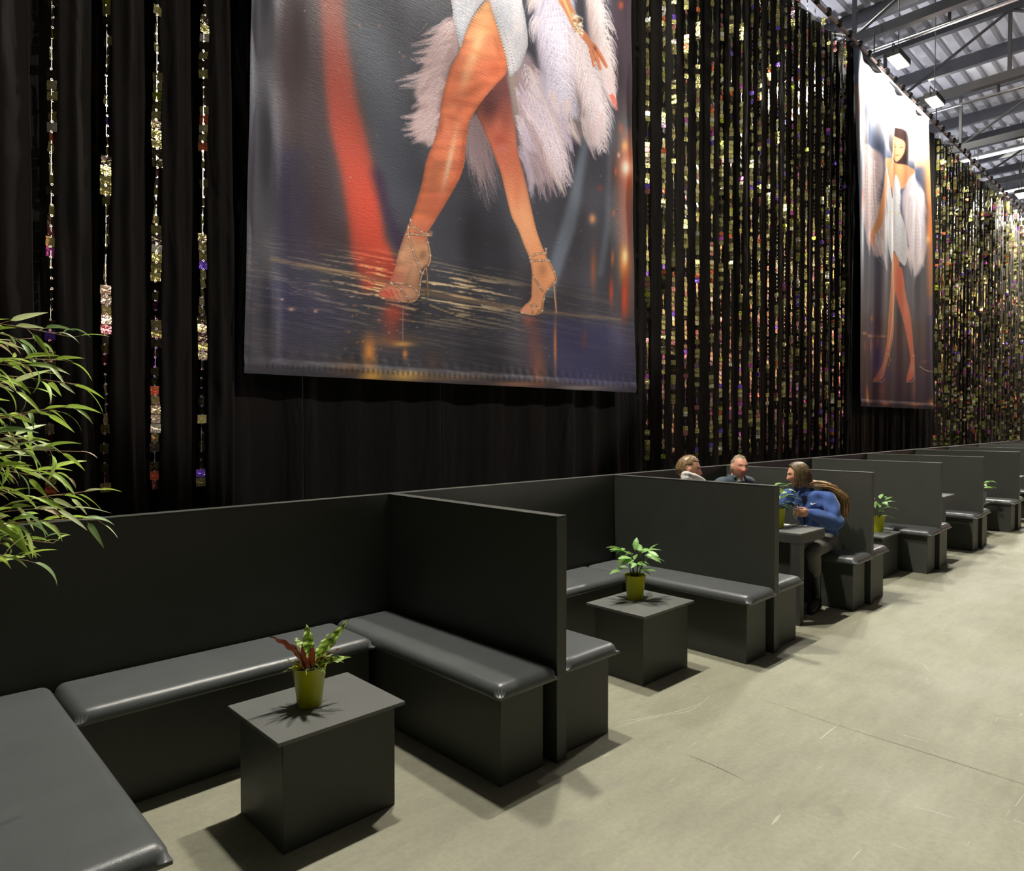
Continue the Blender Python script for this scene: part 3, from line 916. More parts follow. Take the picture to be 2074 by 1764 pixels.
def art_wide():
    A = Art(476, -960, 1302, 812, 1.5, (44, 42, 50))
    X, Y = A.X, A.Y; h, w = A.h, A.w; s = A.s
    n1 = vnoise(h, w, 260, 60, 1); n2 = vnoise(h, w, 60, 200, 2); n3 = vnoise(h, w, 5, 16, 3)
    base = np.stack([46 + 26 * n1 + 10 * n2, 44 + 26 * n1 + 11 * n2, 50 + 27 * n1 + 12 * n2], -1)
    A.a = base.astype(np.float32)
    # hazy light shafts; the first band paints a gloss reflection into the print
    A.fill([(508, -960), (575, -960), (560, 300), (590, 700), (500, 720)], (84, 84, 92), 14, 0.55, curve=False)
    A.fill([(560, -960), (640, -960), (650, 250), (700, 520), (585, 520), (560, 200)], (70, 34, 38), 18, 0.5, curve=False)
    A.fill([(560, 300), (620, 300), (640, 700), (570, 720)], (40, 40, 82), 16, 0.5, curve=False)
    A.fill([(690, -960), (760, -960), (790, 120), (860, 420), (770, 420), (712, 60)], (82, 86, 98), 16, 0.55, curve=False)
    A.fill([(700, 600), (520, 560), (560, 740), (700, 700)], (42, 40, 80), 20, 0.5, curve=False)
    beam = A.mask(np.array([(625, -960), (690, -960), (700, 60), (722, 200), (742, 280), (770, 400), (778, 480), (812, 545), (800, 585), (735, 590), (712, 520), (704, 450), (690, 350), (668, 260), (655, 150), (645, 0)]))
    beam = 0.6 * blur(beam, 9) + 0.4 * blur(beam, 22)
    g = np.clip((Y + 20) / 420, 0, 1)[..., None]
    bc = np.array((128, 52, 38)) * (1 - g) + np.array((236, 80, 52)) * g
    A.a = A.a * (1 - 0.92 * beam[..., None]) + bc * 0.92 * beam[..., None]
    A.fill([(752, 350), (790, 470), (830, 520), (790, 420), (775, 350)], (44, 22, 60), 8, 0.6)
    # bluish beams on the right
    A.fill([(1192, 230), (1203, 230), (1165, 470), (1120, 600), (1095, 600), (1140, 450)], (122, 130, 140), 5, 0.75, curve=False)
    A.fill([(1234, 220), (1240, 220), (1232, 460), (1218, 560), (1210, 560), (1225, 440)], (112, 118, 126), 4, 0.7, curve=False)
    A.fill([(1235, -960), (1280, -960), (1290, 240), (1240, 240)], (66, 42, 50), 8, 0.6, curve=False)
    # stage floor
    fl = np.clip((Y - (445 + 0.17 * (X - 500))) / 60, 0, 1)
    st = vnoise(h, w, 3.5, 60, 5)
    sk = np.empty_like(st)
    for i in range(0, h): sk[i] = np.roll(st[i], 0)
    U = ((Y - 0.19 * X) * s).astype(int); V = (X * s / 22).astype(int)
    rs = np.random.RandomState(8); tab = rs.rand(900, 300)
    Uf = (Y - 0.19 * X) * 0.42; Vf = X / 55.0
    ui, vi = np.floor(Uf).astype(int), np.floor(Vf).astype(int); fu, fv = Uf - ui, Vf - vi
    tt = lambda a, b: tab[a % 900, b % 300]
    nz = (tt(ui, vi) * (1 - fu) + tt(ui + 1, vi) * fu) * (1 - fv) + (tt(ui, vi + 1) * (1 - fu) + tt(ui + 1, vi + 1) * fu) * fv
    gold = np.exp(-(((X - 850) / 190) ** 2 + ((Y - 575 - 0.10 * (X - 850)) / 60) ** 2))
    gl = np.clip((nz * 0.8 + 0.2 * vnoise(h, w, 2.2, 14, 77) - 0.54) / 0.16, 0, 1) * fl * np.clip(gold * 1.3 + 0.08, 0, 1)
    A.a = A.a * (1 - 0.25 * fl[..., None]) + np.array((52, 50, 56)) * 0.25 * fl[..., None]
    A.a = A.a + gl[..., None] * np.array((190, 152, 92))
    hz = A.mask(np.array([(545, 520), (700, 548), (900, 590), (1050, 622), (1260, 645), (1260, 650), (1040, 630), (880, 602), (700, 560), (545, 528)]))
    A.paint(blur(hz, 1) * 0.5, (150, 118, 84))
    A.fill([(1100, 640), (1275, 660), (1280, 790), (1120, 770)], (64, 64, 112), 14, 0.55, curve=False)
    A.fill([(540, 640), (700, 680), (660, 760), (520, 745)], (86, 84, 84), 18, 0.4, curve=False)
    # reflections of warm lamps near the hem
    for x, y, rx, ry, c, a in ((745, 712, 13, 30, (236, 146, 66), .9), (750, 762, 26, 13, (255, 186, 84), .98), (820, 762, 38, 10, (255, 198, 100), .98), (815, 696, 20, 5, (245, 190, 100), .95),
                               (822, 716, 5, 9, (230, 140, 70), .9), (790, 690, 60, 14, (150, 96, 60), .5), (700, 745, 30, 16, (130, 90, 62), .6), (900, 765, 90, 8, (190, 140, 90), .5),
                               (1050, 778, 60, 6, (216, 140, 96), .7), (1090, 745, 14, 40, (150, 92, 66), .7), (1125, 700, 3, 50, (220, 130, 60), .85), (1180, 785, 50, 5, (220, 190, 170), .6),
                               (795, 650, 22, 36, (176, 70, 50), .6), (1082, 690, 16, 60, (120, 70, 66), .6), (590, 626, 6, 3, (230, 180, 150), .9), (638, 630, 4, 3, (230, 170, 130), .9), (570, 606, 4, 2, (220, 170, 140), .8),
                               (1185, 685, 6, 20, (120, 70, 56), .5), (880, 730, 24, 18, (100, 74, 60), .5)):
        A.blob(x, y, rx, ry, c, a)
    for k in range(26):
        A.blob(rnd.uniform(690, 860), rnd.uniform(600, 760), rnd.uniform(1, 3), rnd.uniform(1, 2.2), (240, 150, 80), 0.6)
    # amber lamps along the right edge
    A.fill([(1258, 260), (1280, 260), (1280, 640), (1258, 640)], (220, 96, 60), 6, 0.35, curve=False)
    A.blob(1262, 430, 16, 70, (190, 80, 50), .5)
    for x, y, rx, ry, c, a in ((1266, 340, 20, 46, (235, 90, 30), .75), (1266, 340, 11, 16, (255, 235, 205), 1), (1264, 296, 7, 12, (250, 165, 60), .9), (1258, 10, 5, 8, (190, 84, 50), .8), (1240, 432, 3.5, 7, (190, 80, 56), .8),
                               (1199, 443, 6.5, 10, (235, 160, 110), .9), (1262, 530, 11, 34, (255, 150, 50), .95), (1264, 520, 6, 16, (255, 230, 170), .95), (1264, 600, 6, 40, (240, 80, 40), .85), (1236, 590, 4, 26, (225, 70, 36), .8),
                               (1202, 545, 5, 40, (180, 100, 60), .7), (1237, 525, 3, 16, (210, 110, 50), .8), (1256, 260, 6, 12, (170, 70, 40), .7), (1250, 315, 3, 5, (225, 190, 170), .9), (1244, 348, 3, 7, (210, 90, 50), .8),
                               (1214, 380, 6, 7, (150, 60, 56), .5)):
        A.blob(x, y, rx, ry, c, a)
    for k in range(90):
        A.blob(rnd.uniform(520, 1250), rnd.uniform(-500, 740), 0.9, 0.9, (215, 215, 220), rnd.uniform(0.3, 0.9))
    for k in range(14):
        A.blob(rnd.uniform(640, 900), rnd.uniform(-300, 120), 2.2, 2.8, (200, 110, 70), 0.6)

    # back plume behind the legs
    for tip in ((944, 336), (954, 362), (968, 408), (989, 431), (1004, 412), (1013, 392), (958, 345), (975, 380)):
        A.wisps((968, 232), tip, 16, 5, 60, (158, 132, 132), 22, 0.03, 1.8)
    A.fill([(958, 225), (975, 240), (992, 300), (1000, 345), (990, 355), (972, 345), (957, 320), (948, 305), (950, 262)], (140, 114, 114), 5, 0.5)
    # back leg
    back = [(979, 198), (964, 227), (977, 257), (992, 292), (1004, 324), (1014, 354), (1024, 399), (1034, 440), (1047.6, 466), (1058, 492), (1071, 520), (1077, 547), (1077, 581), (1076, 605), (1062, 619), (1053, 632), (1070, 637),
            (1090, 635), (1098.5, 625), (1104, 600), (1117.6, 577), (1127, 564), (1120, 543), (1109, 520), (1098.5, 494), (1088, 462), (1079, 424), (1067, 374), (1051, 319), (1046, 294), (1041, 249), (1036, 215), (1031, 170), (1025, 140), (1000, 160)]
    m = A.mask(spline(back))
    gy = np.clip((Y - 190) / 90, 0, 1)
    c = np.stack([100 + 105 * gy, 52 + 58 * gy, 48 + 32 * gy], -1)
    rim = blur(m, 5)
    c = c * (0.62 + 0.48 * rim[..., None])
    g2 = np.clip((Y - 330) / 100, 0, 1)[..., None]
    c = c * (1 - g2) + np.array((226, 150, 100)) * (0.66 + 0.42 * rim[..., None]) * g2
    A.a = A.a * (1 - m[..., None]) + c * m[..., None]
    for x, y, rx, ry, cc, a in ((1008, 256, 13, 24, (232, 118, 92), .85), (1012, 284, 16, 14, (196, 84, 66), .7), (1017, 300, 12, 9, (226, 130, 110), .7), (990, 215, 22, 28, (84, 40, 40), .8), (1022, 235, 12, 30, (150, 74, 60), .6),
                               (1046, 380, 8, 40, (226, 120, 80), .6), (1100, 545, 10, 16, (150, 96, 70), .5), (1088, 590, 8, 22, (214, 150, 120), .5), (1065, 627, 12, 5, (228, 150, 130), .8)):
        mm = m[max(0, int((y - 3 * ry - A.y0) * s)):, :]
        sub = A.a.copy(); A.blob(x, y, rx, ry, cc, a); A.a = sub * (1 - m[..., None]) + A.a * m[..., None]
    # feathers left of the front leg
    base = [(918, 36), (900, 52), (880, 78), (868, 105), (858, 135), (850, 165), (842, 190), (852, 210), (838, 240), (842, 275), (872, 292), (885, 262), (896, 212), (904, 170), (914, 130), (928, 98)]
    A.fill(base, (202, 166, 160), 4, 0.9)
    tips = [((916, 42), (852, 71)), ((914, 50), (872, 78)), ((914, 70), (831, 91)), ((912, 85), (836, 108)), ((908, 100), (842, 128)), ((905, 120), (832, 116)), ((905, 132), (799, 163)), ((902, 146), (809, 175)), ((900, 158), (834, 219)),
            ((896, 160), (862, 205)), ((893, 190), (855, 200)), ((890, 212), (852, 190)), ((892, 218), (811, 238)), ((888, 235), (820, 252)), ((888, 242), (813, 264)), ((884, 256), (818, 276)), ((882, 262), (833, 291)), ((880, 270), (866, 297)), ((890, 225), (830, 262)), ((884, 250), (845, 285))]
    for a, b in tips:
        A.wisps(a, b, 11, 1.5, 42, (224, 190, 184), 22, -0.05, 2.0, 0.6)
    for k in range(120):
        x, y = rnd.uniform(850, 915), rnd.uniform(60, 280)
        A.stroke([(x + 14, y - 14), (x + 4, y), (x - 8, y + 8)], 1.0, 0.4, rnd.choice([(168, 128, 128), (244, 218, 208), (190, 150, 150)]), 0.5)
    # front leg
    front = [(986, 0), (959.5, 30), (943, 62), (929.6, 100), (912, 135), (902, 170), (893.5, 212), (892, 232), (887, 259), (877, 292), (865, 324), (857, 369), (843, 420), (831, 452), (822.7, 471), (810, 505), (801.5, 539), (791, 568), (770, 587), (768, 600),
             (793, 609), (825, 611), (846, 606), (851, 590), (852, 564), (855, 547), (869, 532), (873.6, 515), (870.5, 490), (867, 473), (876, 458), (888.5, 437), (909.7, 399), (929.6, 361), (939.6, 329), (942, 299), (946.6, 264), (949.6, 247), (959.5, 229), (979.5, 200),
             (1004, 172), (1025, 148), (1028, 120), (1018, 82), (1005, 45), (996, 15)]
    m = A.mask(spline(front))
    rim = blur(m, 9)
    nzb = vnoise(h, w, 16, 70, 11)
    c = np.zeros_like(A.a)
    c[:] = (230, 122, 80)
    up = np.clip((130 - Y) / 120, 0, 1)[..., None]
    c = c * (1 - up) + np.array((244, 168, 108)) * up
    foot = np.clip((Y - 440) / 60, 0, 1)[..., None]
    c = c * (1 - foot) + np.array((214, 154, 116)) * foot
    c = c * (0.60 + 0.46 * rim[..., None]) * (0.86 + 0.24 * nzb[..., None])
    A.a = A.a * (1 - m[..., None]) + c * m[..., None]
    keep = A.a.copy()
    for x, y, rx, ry, cc, a, ro in ((965, 90, 12, 60, (255, 200, 140), .75, .35), (940, 160, 10, 40, (250, 180, 130), .55, .2), (908, 330, 6, 70, (255, 210, 170), .75, .22), (918, 215, 10, 16, (244, 140, 96), .6, 0), (960, 180, 30, 10, (176, 84, 50), .55, -.5),
                                    (905, 270, 12, 30, (250, 140, 100), .6, .1), (1005, 140, 18, 20, (196, 84, 44), .5, 0), (925, 205, 26, 6, (186, 84, 54), .5, .2), (928, 350, 8, 40, (196, 90, 60), .5, .2), (880, 360, 10, 24, (200, 120, 76), .6, .2),
                                    (893, 258, 4, 12, (170, 76, 48), .5, .1), (918, 240, 16, 5, (176, 80, 50), .45, .4), (930, 222, 8, 14, (206, 100, 64), .5, .5), (936, 300, 5, 40, (168, 74, 48), .5, .1), (1010, 100, 6, 30, (190, 92, 54), .5, -.3), (800, 560, 22, 24, (226, 104, 84), .55, 0), (785, 595, 20, 12, (228, 84, 70), .8, 0), (850, 500, 14, 22, (216, 150, 100), .6, 0), (858, 515, 6, 10, (130, 84, 50), .6, .3), (860, 470, 20, 16, (232, 106, 74), .6, 0),
                                    (985, 55, 24, 7, (214, 140, 80), .5, .2), (975, 110, 34, 6, (206, 120, 70), .5, .25), (890, 410, 20, 30, (236, 110, 76), .5, .3), (828, 560, 3, 24, (160, 120, 96), .4, .3)):
        A.blob(x, y, rx, ry, cc, a, rot=ro)
    A.a = keep * (1 - m[..., None]) + A.a * m[..., None]
    for q in ([(772, 592), (782, 590), (790, 602)], [(792, 586), (797, 597), (803, 606)], [(803, 586), (808, 596), (813, 606)], [(812, 588), (818, 598), (822, 605)]):
        A.stroke(q, 1.4, 1.0, (150, 50, 44), 0.7)
    # train of feathers on the right of the back leg
    A.fill([(1030, 140), (1062, 105), (1085, 130), (1104, 180), (1124, 250), (1138, 320), (1124, 352), (1104, 368), (1088, 372), (1074, 360), (1062, 335), (1050, 300), (1043, 250), (1036, 200)], (178, 150, 152), 5, 0.88)
    A.fill([(1028, 130), (1046, 130), (1052, 190), (1052, 250), (1040, 250), (1033, 190)], (150, 128, 112), 3, 0.7)
    for a, b in [((1048, 170), (1108, 410)), ((1055, 190), (1122, 405)), ((1060, 200), (1140, 402)), ((1066, 180), (1150, 396)), ((1070, 170), (1158, 368)), ((1075, 160), (1164, 362)), ((1078, 140), (1150, 300)), ((1080, 150), (1160, 310)), ((1048, 230), (1084, 412)), ((1058, 250), (1098, 408)), ((1062, 300), (1112, 412)), ((1075, 300), (1130, 402)), ((1088, 290), (1146, 400)), ((1095, 270), (1160, 372)), ((1100, 240), (1152, 330)), ((1052, 290), (1078, 404)),
                 ((1075, 130), (1140, 280)), ((1084, 140), (1165, 318)), ((1090, 200), (1130, 380)), ((1070, 240), (1118, 400))]:
        A.wisps(a, b, 9, 1.2, 70, rnd.choice([(226, 202, 204), (206, 184, 196), (232, 204, 188), (184, 156, 158)]), 26, -0.06, 1.6, 0.65)
    for k in range(5):
        A.plume([(1062 + 6 * k, 130 + 8 * k), (1084 + 8 * k, 230), (1110 + 8 * k, 300 + 6 * k), (1128 + 6 * k, 345 + 8 * k)], 15, 120, (228, 204, 204), 22, 1.2)
    # dress
    dress = [(905, -160), (908, -60), (912, -4), (914.7, 15), (916, 37), (919.6, 57), (925, 80), (929.6, 97), (942, 62), (959.5, 28), (986, -1), (997, 22), (1012, 67), (1024, 110), (1033, 154), (1044, 146), (1054, 134), (1064, 110), (1069, 92), (1069, 75), (1064, 37), (1057, 0), (1050, -60), (1040, -160)]
    m = A.mask(spline(dress))
    rim = blur(m, 10)
    sp = np.random.RandomState(4).rand(h, w)
    c = np.array((206, 198, 198)) * (0.72 + 0.34 * rim[..., None]) * (0.86 + 0.26 * sp[..., None])
    c = c + (vnoise(h, w, 40, 26, 21)[..., None] - 0.5) * np.array((34, 22, 14))
    A.a = A.a * (1 - m[..., None]) + c * m[..., None]
    for edge in ([(916, 37), (923, 66), (930, 96)], [(986, -1), (959.5, 30), (942, 62), (930, 97)], [(996, 18), (1012, 67), (1024, 110), (1033, 154)], [(1004, 14), (1020, 60), (1034, 105), (1042, 148)], [(990, 0), (1004, 40), (1018, 86), (1030, 130)]):
        C = spline(edge, 30, closed=False)
        for k in range(0, len(C), 2):
            A.blob(C[k][0], C[k][1], 1.1, 1.1, (120, 96, 86) if k % 4 else (252, 240, 226), 0.9)
    # sleeve plumes
    A.fill([(1082, -300), (1150, -300), (1160, 20), (1168, 120), (1160, 200), (1142, 235), (1120, 220), (1100, 170), (1088, 90), (1082, 20)], (206, 188, 198), 5, 0.9)
    A.fill([(1160, 60), (1185, 90), (1212, 150), (1226, 230), (1218, 275), (1203, 285), (1190, 255), (1176, 210), (1160, 150)], (222, 194, 190), 5, 0.9)
    A.fill([(1168, -300), (1206, -300), (1222, 40), (1236, 110), (1244, 190), (1240, 220), (1226, 190), (1206, 120), (1186, 40)], (226, 196, 188), 4, 0.9)
    A.fill([(1140, 60), (1170, 80), (1186, 180), (1190, 260), (1165, 290), (1150, 220)], (200, 172, 166), 5, 0.6)
    for k in range(7):
        A.plume([(1112 + 6 * k, -280), (1108 + 5 * k, -60), (1112 + 6 * k, 60), (1122 + 5 * k, 150 + 6 * k), (1130 + 5 * k, 205 + 6 * k)], 26, 210, (226, 214, 226), 22, 1.2)
    for k in range(6):
        A.plume([(1164 + 4 * k, 60 + 6 * k), (1184 + 5 * k, 160), (1196 + 5 * k, 230), (1202 + 4 * k, 290 + 4 * k)], 22, 200, (236, 214, 212), 22, 1.2)
    for k in range(6):
        A.plume([(1180 + 4 * k, -280), (1196 + 4 * k, -40), (1210 + 4 * k, 60), (1222 + 3 * k, 120 + 5 * k), (1232 + 2 * k, 170 + 6 * k)], 17, 180, (240, 218, 210), 20, 1.2)
    for a, b in [((1180, 230), (1206, 326)), ((1200, 240), (1216, 320)), ((1212, 220), (1228, 310)), ((1150, 240), (1180, 300)), ((1120, 180), (1138, 240)), ((1146, 200), (1152, 250)), ((1232, 160), (1248, 224)), ((1236, 150), (1244, 210))]:
        A.wisps(a, b, 8, 2, 50, (236, 208, 204), 22, 0.03, 1.4, 0.65)
    A.wisps((1236, 190), (1248, 226), 4, 1, 30, (240, 120, 96), 14, 0, 1.6, 0.7)
    A.wisps((1092, -10), (1068, 30), 14, 3, 60, (226, 204, 196), 22, 0.1, 1.5, 0.6)
    A.wisps((1092, 30), (1078, 90), 12, 3, 60, (224, 206, 206), 22, 0.1, 1.5, 0.6)
    # arm, bracelet, hand
    m = A.fill([(1095, -330), (1122, -330), (1140, -100), (1152, -4), (1163, 25), (1175, 52), (1165, 66), (1153, 42), (1141, 16), (1130, -10), (1112, -100)], (206, 136, 88), 1)
    A.stroke(spline([(1136, -20), (1148, 14), (1160, 44)], 8, False), 5, 4, (240, 186, 128), 0.8)
    A.fill([(1172, 56), (1184, 66), (1196, 82), (1206, 92), (1216, 106), (1224, 120), (1230, 136), (1226, 137), (1217, 124), (1212, 116), (1218, 138), (1214, 141), (1207, 122), (1203, 110), (1206, 132), (1200, 134), (1196, 116), (1192, 100), (1184, 86), (1172, 72)], (216, 134, 92), 0.6)
    for q in ([(1204, 92), (1216, 110), (1229, 135)], [(1200, 98), (1208, 116), (1216, 139)], [(1195, 100), (1200, 118), (1203, 132)]):
        A.stroke(spline(q, 6, False), 5.0, 3.0, (226, 138, 92), 0.9)
        A.stroke([(q[0][0] - 2.4, q[0][1] + 3), (q[1][0] - 2.6, q[1][1] + 2), (q[2][0] - 2, q[2][1])], 1.0, 0.8, (140, 62, 40), 0.8)
    A.blob(1204, 98, 3, 6, (110, 60, 56), 0.8, rot=-.5); A.blob(1203.5, 128, 2, 3, (240, 200, 180), 0.9)
    for k in range(90):
        u = rnd.random(); v = rnd.uniform(-1, 1)
        x, y = 1168 + v * 9 + u * 2, 32 + u * 38 + v * 6
        A.blob(x, y, 1.6, 1.6, rnd.choice([(246, 234, 208), (222, 196, 150), (96, 74, 52), (255, 250, 236)]), 0.9)
    # torso, shoulders, head of the figure (above the photo frame)
    A.fill([(905, -165), (1040, -165), (1048, -300), (1075, -430), (1010, -470), (930, -450), (890, -400), (902, -300)], (208, 198, 196), 2)
    A.fill([(930, -450), (1010, -470), (1000, -380), (972, -280), (950, -380)], (218, 142, 98), 2)
    A.fill([(945, -520), (995, -520), (1010, -460), (930, -450)], (210, 134, 92), 2)
    A.fill([(1050, -440), (1090, -420), (1118, -320), (1092, -310), (1060, -390)], (214, 140, 96), 2)
    A.fill([(915, -560), (905, -640), (930, -710), (985, -725), (1030, -690), (1036, -610), (1020, -540), (1040, -470), (1012, -480), (990, -540), (940, -540), (925, -480), (900, -470)], (58, 36, 28), 3)
    A.fill([(938, -640), (960, -668), (990, -660), (1002, -620), (994, -570), (968, -545), (946, -570), (936, -610)], (222, 150, 108), 2)
    for x in (953, 983): A.blob(x, -620, 6, 2.4, (40, 24, 20), 0.9)
    A.blob(968, -575, 9, 3, (170, 50, 50), 0.9); A.stroke([(968, -615), (971, -598), (966, -594)], 1.6, 1.2, (170, 100, 70), 0.7)
    for k in range(8):
        A.plume([(900 - 4 * k, -400 + 10 * k), (872 - 6 * k, -250), (850 - 6 * k, -130), (846 - 6 * k, -30 + 4 * k)], 24, 200, (230, 210, 212), 20, 1.3)
    # shoes: gold straps, soles, heels
    G1, G2, G3 = (246, 214, 180), (186, 130, 92), (84, 50, 40)

    def strap(q, wd):
        C = spline(q, 10, False)
        A.stroke(C, wd + 1.6, wd + 1.2, G3, 0.85); A.stroke(C, wd, wd * .9, G2, 1)
        A.stroke(C - (0, 0.5), wd * 0.5, wd * 0.45, (238, 190, 146), 0.95)
        for k in range(3, len(C), 11): A.blob(C[k][0], C[k][1] - 0.4, 2.6, 1.0, (255, 246, 232), 0.85)
    strap([(834, 442), (838, 455), (850, 465), (864, 472), (876, 474)], 3.2)
    strap([(823, 475), (840, 473), (858, 476), (874, 476)], 3.4)
    strap([(830, 456), (829, 472), (834, 492), (842, 518), (850, 540), (854, 552)], 3.2)
    strap([(790, 573), (806, 573), (824, 577), (838, 582), (848, 592), (849, 602)], 3.0)
    strap([(792, 575), (808, 581), (820, 592), (830, 606)], 2.6)
    strap([(867, 486), (872, 508), (872, 530), (862, 544), (855, 560), (852, 582), (849, 600), (838, 610), (810, 610), (778, 605), (769, 600)], 2.4)
    A.stroke([(865, 538), (866, 565), (868, 601)], 4.4, 3.2, (112, 74, 46), 1); A.stroke([(865, 540), (867, 570), (868, 600)], 1.6, 1.2, (226, 170, 110), 0.8)
    A.blob(873, 472, 4, 5, (232, 170, 130), 0.9); A.blob(873, 472, 1.6, 2.4, (120, 60, 40), 0.9)
    strap([(1072, 523), (1084, 516), (1098, 513), (1108, 513)], 3.0)
    strap([(1074, 530), (1088, 527), (1102, 527), (1110, 525)], 3.2)
    strap([(1106, 514), (1108, 506), (1106, 502)], 2)
    strap([(1110, 524), (1119, 540), (1127, 566), (1118, 578), (1106, 592), (1102, 612), (1098, 632), (1080, 637), (1056, 634)], 2.0)
    strap([(1079, 558), (1090, 574), (1100, 590)], 2.4)
    strap([(1072, 614), (1078, 620), (1080, 632)], 2.0); strap([(1082, 616), (1089, 620), (1092, 630)], 2.0)
    A.stroke([(1123, 576), (1125, 604), (1128, 634)], 4.0, 3.0, (150, 104, 74), 1); A.stroke([(1122, 578), (1124, 604), (1127, 633)], 1.5, 1.2, (244, 200, 150), 0.9)
    # mirrored shoes on the wet stage
    A.blob(800, 632, 22, 14, (196, 76, 52), .65); A.blob(1070, 650, 12, 10, (170, 84, 70), .6)
    A.stroke([(819, 628), (818, 660), (818, 690)], 2.2, 1.0, (190, 160, 150), 0.6); A.stroke([(870, 620), (869, 650), (868, 690)], 2.4, 1.2, (90, 62, 44), 0.7)
    A.stroke([(872, 618), (905, 632), (940, 642)], 2.4, 1, (220, 180, 110), 0.8)
    # bottom hem
    hem = A.mask(np.array([(480, 741), (1300, 783), (1300, 830), (480, 790)]))
    A.paint(blur(hem, 2) * 0.12, (120, 116, 124))
    for k in range(70):
        x = 540 + k * 10.6; y = 738 + (x - 500) * 0.053
        A.blob(x, y, 2.2, 5, (30, 28, 36), 0.55)
    return A


def art_narrow():
    A = Art(1722, 84, 1900, 836, 3.2, (60, 64, 82))
    X, Y = A.X, A.Y; h, w = A.h, A.w
    n1 = vnoise(h, w, 500, 34, 31); n2 = vnoise(h, w, 120, 120, 32)
    top = np.clip((Y - 100) / 560, 0, 1)
    A.a = np.stack([70 + 34 * n1 - 30 * top, 76 + 36 * n1 - 32 * top, 98 + 38 * n1 - 36 * top], -1).astype(np.float32)
    A.fill([(1728, 150), (1762, 150), (1766, 620), (1744, 660)], (96, 104, 124), 6, 0.5, curve=False)
    A.fill([(1730, 170), (1748, 180), (1756, 330), (1740, 300)], (190, 110, 70), 5, 0.7, curve=False)
    A.fill([(1872, 290), (1886, 300), (1890, 640), (1880, 640)], (216, 120, 62), 3, 0.8, curve=False)
    A.fill([(1860, 200), (1880, 240), (1884, 420), (1872, 400)], (220, 160, 100), 4, 0.6, curve=False)
    A.blob(1878, 484, 3.5, 8, (255, 190, 110), 1); A.blob(1880, 470, 4, 22, (240, 130, 60), .7)
    A.fill([(1740, 640), (1895, 655), (1895, 836), (1740, 836)], (50, 44, 54), 8, 0.8, curve=False)
    A.fill([(1748, 640), (1770, 650), (1800, 760), (1780, 770), (1756, 700)], (56, 56, 122), 6, 0.6, curve=False)
    A.fill([(1880, 600), (1892, 600), (1894, 790), (1884, 790)], (66, 68, 128), 4, 0.7, curve=False)
    for x, y, rx, ry, c, a in ((1749, 675, 5, 3, (250, 170, 90), .9), (1764, 680, 8, 3, (255, 190, 110), .95), (1785, 681, 8, 2, (220, 140, 80), .8), (1769, 644, 4, 7, (190, 110, 90), .8), (1768, 700, 3, 18, (210, 120, 60), .8),
                               (1750, 700, 2.4, 14, (190, 110, 60), .7), (1778, 690, 2, 14, (180, 110, 60), .6), (1757, 806, 4, 14, (240, 150, 60), .9), (1754, 790, 2, 16, (220, 130, 50), .8), (1790, 818, 8, 4, (230, 130, 80), .85),
                               (1850, 820, 14, 4, (230, 130, 80), .85), (1882, 815, 5, 8, (230, 140, 70), .8), (1785, 790, 5, 20, (150, 80, 70), .7), (1845, 790, 4, 22, (170, 96, 70), .7), (1855, 780, 1.2, 22, (220, 140, 80), .8), (1872, 732, 5, 3, (150, 90, 70), .6)):
        A.blob(x, y, rx, ry, c, a)
    A.stroke([(1864, 742), (1878, 752), (1892, 754)], 1.6, 1, (220, 190, 150), 0.8)
    for k in range(60): A.blob(rnd.uniform(1745, 1890), rnd.uniform(640, 830), 0.4, 0.4, (200, 180, 170), 0.6)
    # pale veil of light behind the head
    A.fill([(1760, 130), (1790, 110), (1860, 190), (1872, 300), (1850, 330), (1800, 300), (1770, 240)], (226, 216, 214), 8, 0.85)
    A.fill([(1836, 260), (1872, 260), (1872, 330), (1850, 330)], (214, 150, 96), 4, 0.6)
    # hair, face
    A.fill([(1800, 262), (1812, 256), (1828, 262), (1836, 285), (1836, 320), (1832, 350), (1822, 352), (1818, 330), (1806, 310), (1800, 290)], (50, 34, 32), 1)
    A.fill([(1814, 276), (1822, 278), (1830, 290), (1829, 310), (1822, 326), (1815, 318), (1811, 300)], (214, 142, 100), 0.8)
    A.blob(1818, 296, 2.2, 1.0, (50, 26, 22), .9); A.blob(1826, 298, 2.0, 1.0, (50, 26, 22), .9); A.blob(1822, 313, 2.6, 1.1, (150, 50, 46), .9)
    A.stroke([(1815, 292), (1819, 290)], 0.8, 0.6, (50, 30, 24), .8); A.stroke([(1824, 292), (1828, 293)], 0.8, 0.6, (50, 30, 24), .8)
    # neck, shoulders, chest, raised hand
    A.fill([(1790, 322), (1800, 320), (1812, 322), (1822, 330), (1846, 342), (1854, 352), (1846, 366), (1832, 378), (1822, 388), (1812, 402), (1806, 380), (1796, 352), (1790, 340)], (218, 138, 92), 1)
    A.stroke([(1801, 380), (1806, 340), (1812, 305), (1812, 286)], 7, 4, (226, 150, 104), 1)
    A.stroke([(1806, 330), (1809, 300), (1812, 282)], 1, 0.8, (150, 80, 50), .7)
    # dress
    m = A.fill([(1793, 340), (1799, 352), (1804, 380), (1809, 402), (1815, 378), (1820, 352), (1825, 372), (1826, 400), (1826, 430), (1834, 470), (1838, 510), (1832, 538), (1824, 528), (1818, 508), (1812, 512), (1806, 536), (1798, 500), (1796, 450), (1797, 420), (1793, 380)], (212, 204, 202), 0.6)
    sp = np.random.RandomState(5).rand(h, w)
    A.a = A.a * (1 - m[..., None] * 0.35) + A.a * (0.6 + 0.6 * sp[..., None]) * m[..., None] * 0.35
    for k in range(30): A.blob(1800 + k * 0.85, 430 + rnd.uniform(-3, 3), 1.0, 1.0, rnd.choice([(190, 160, 110), (240, 225, 190)]), 0.9)
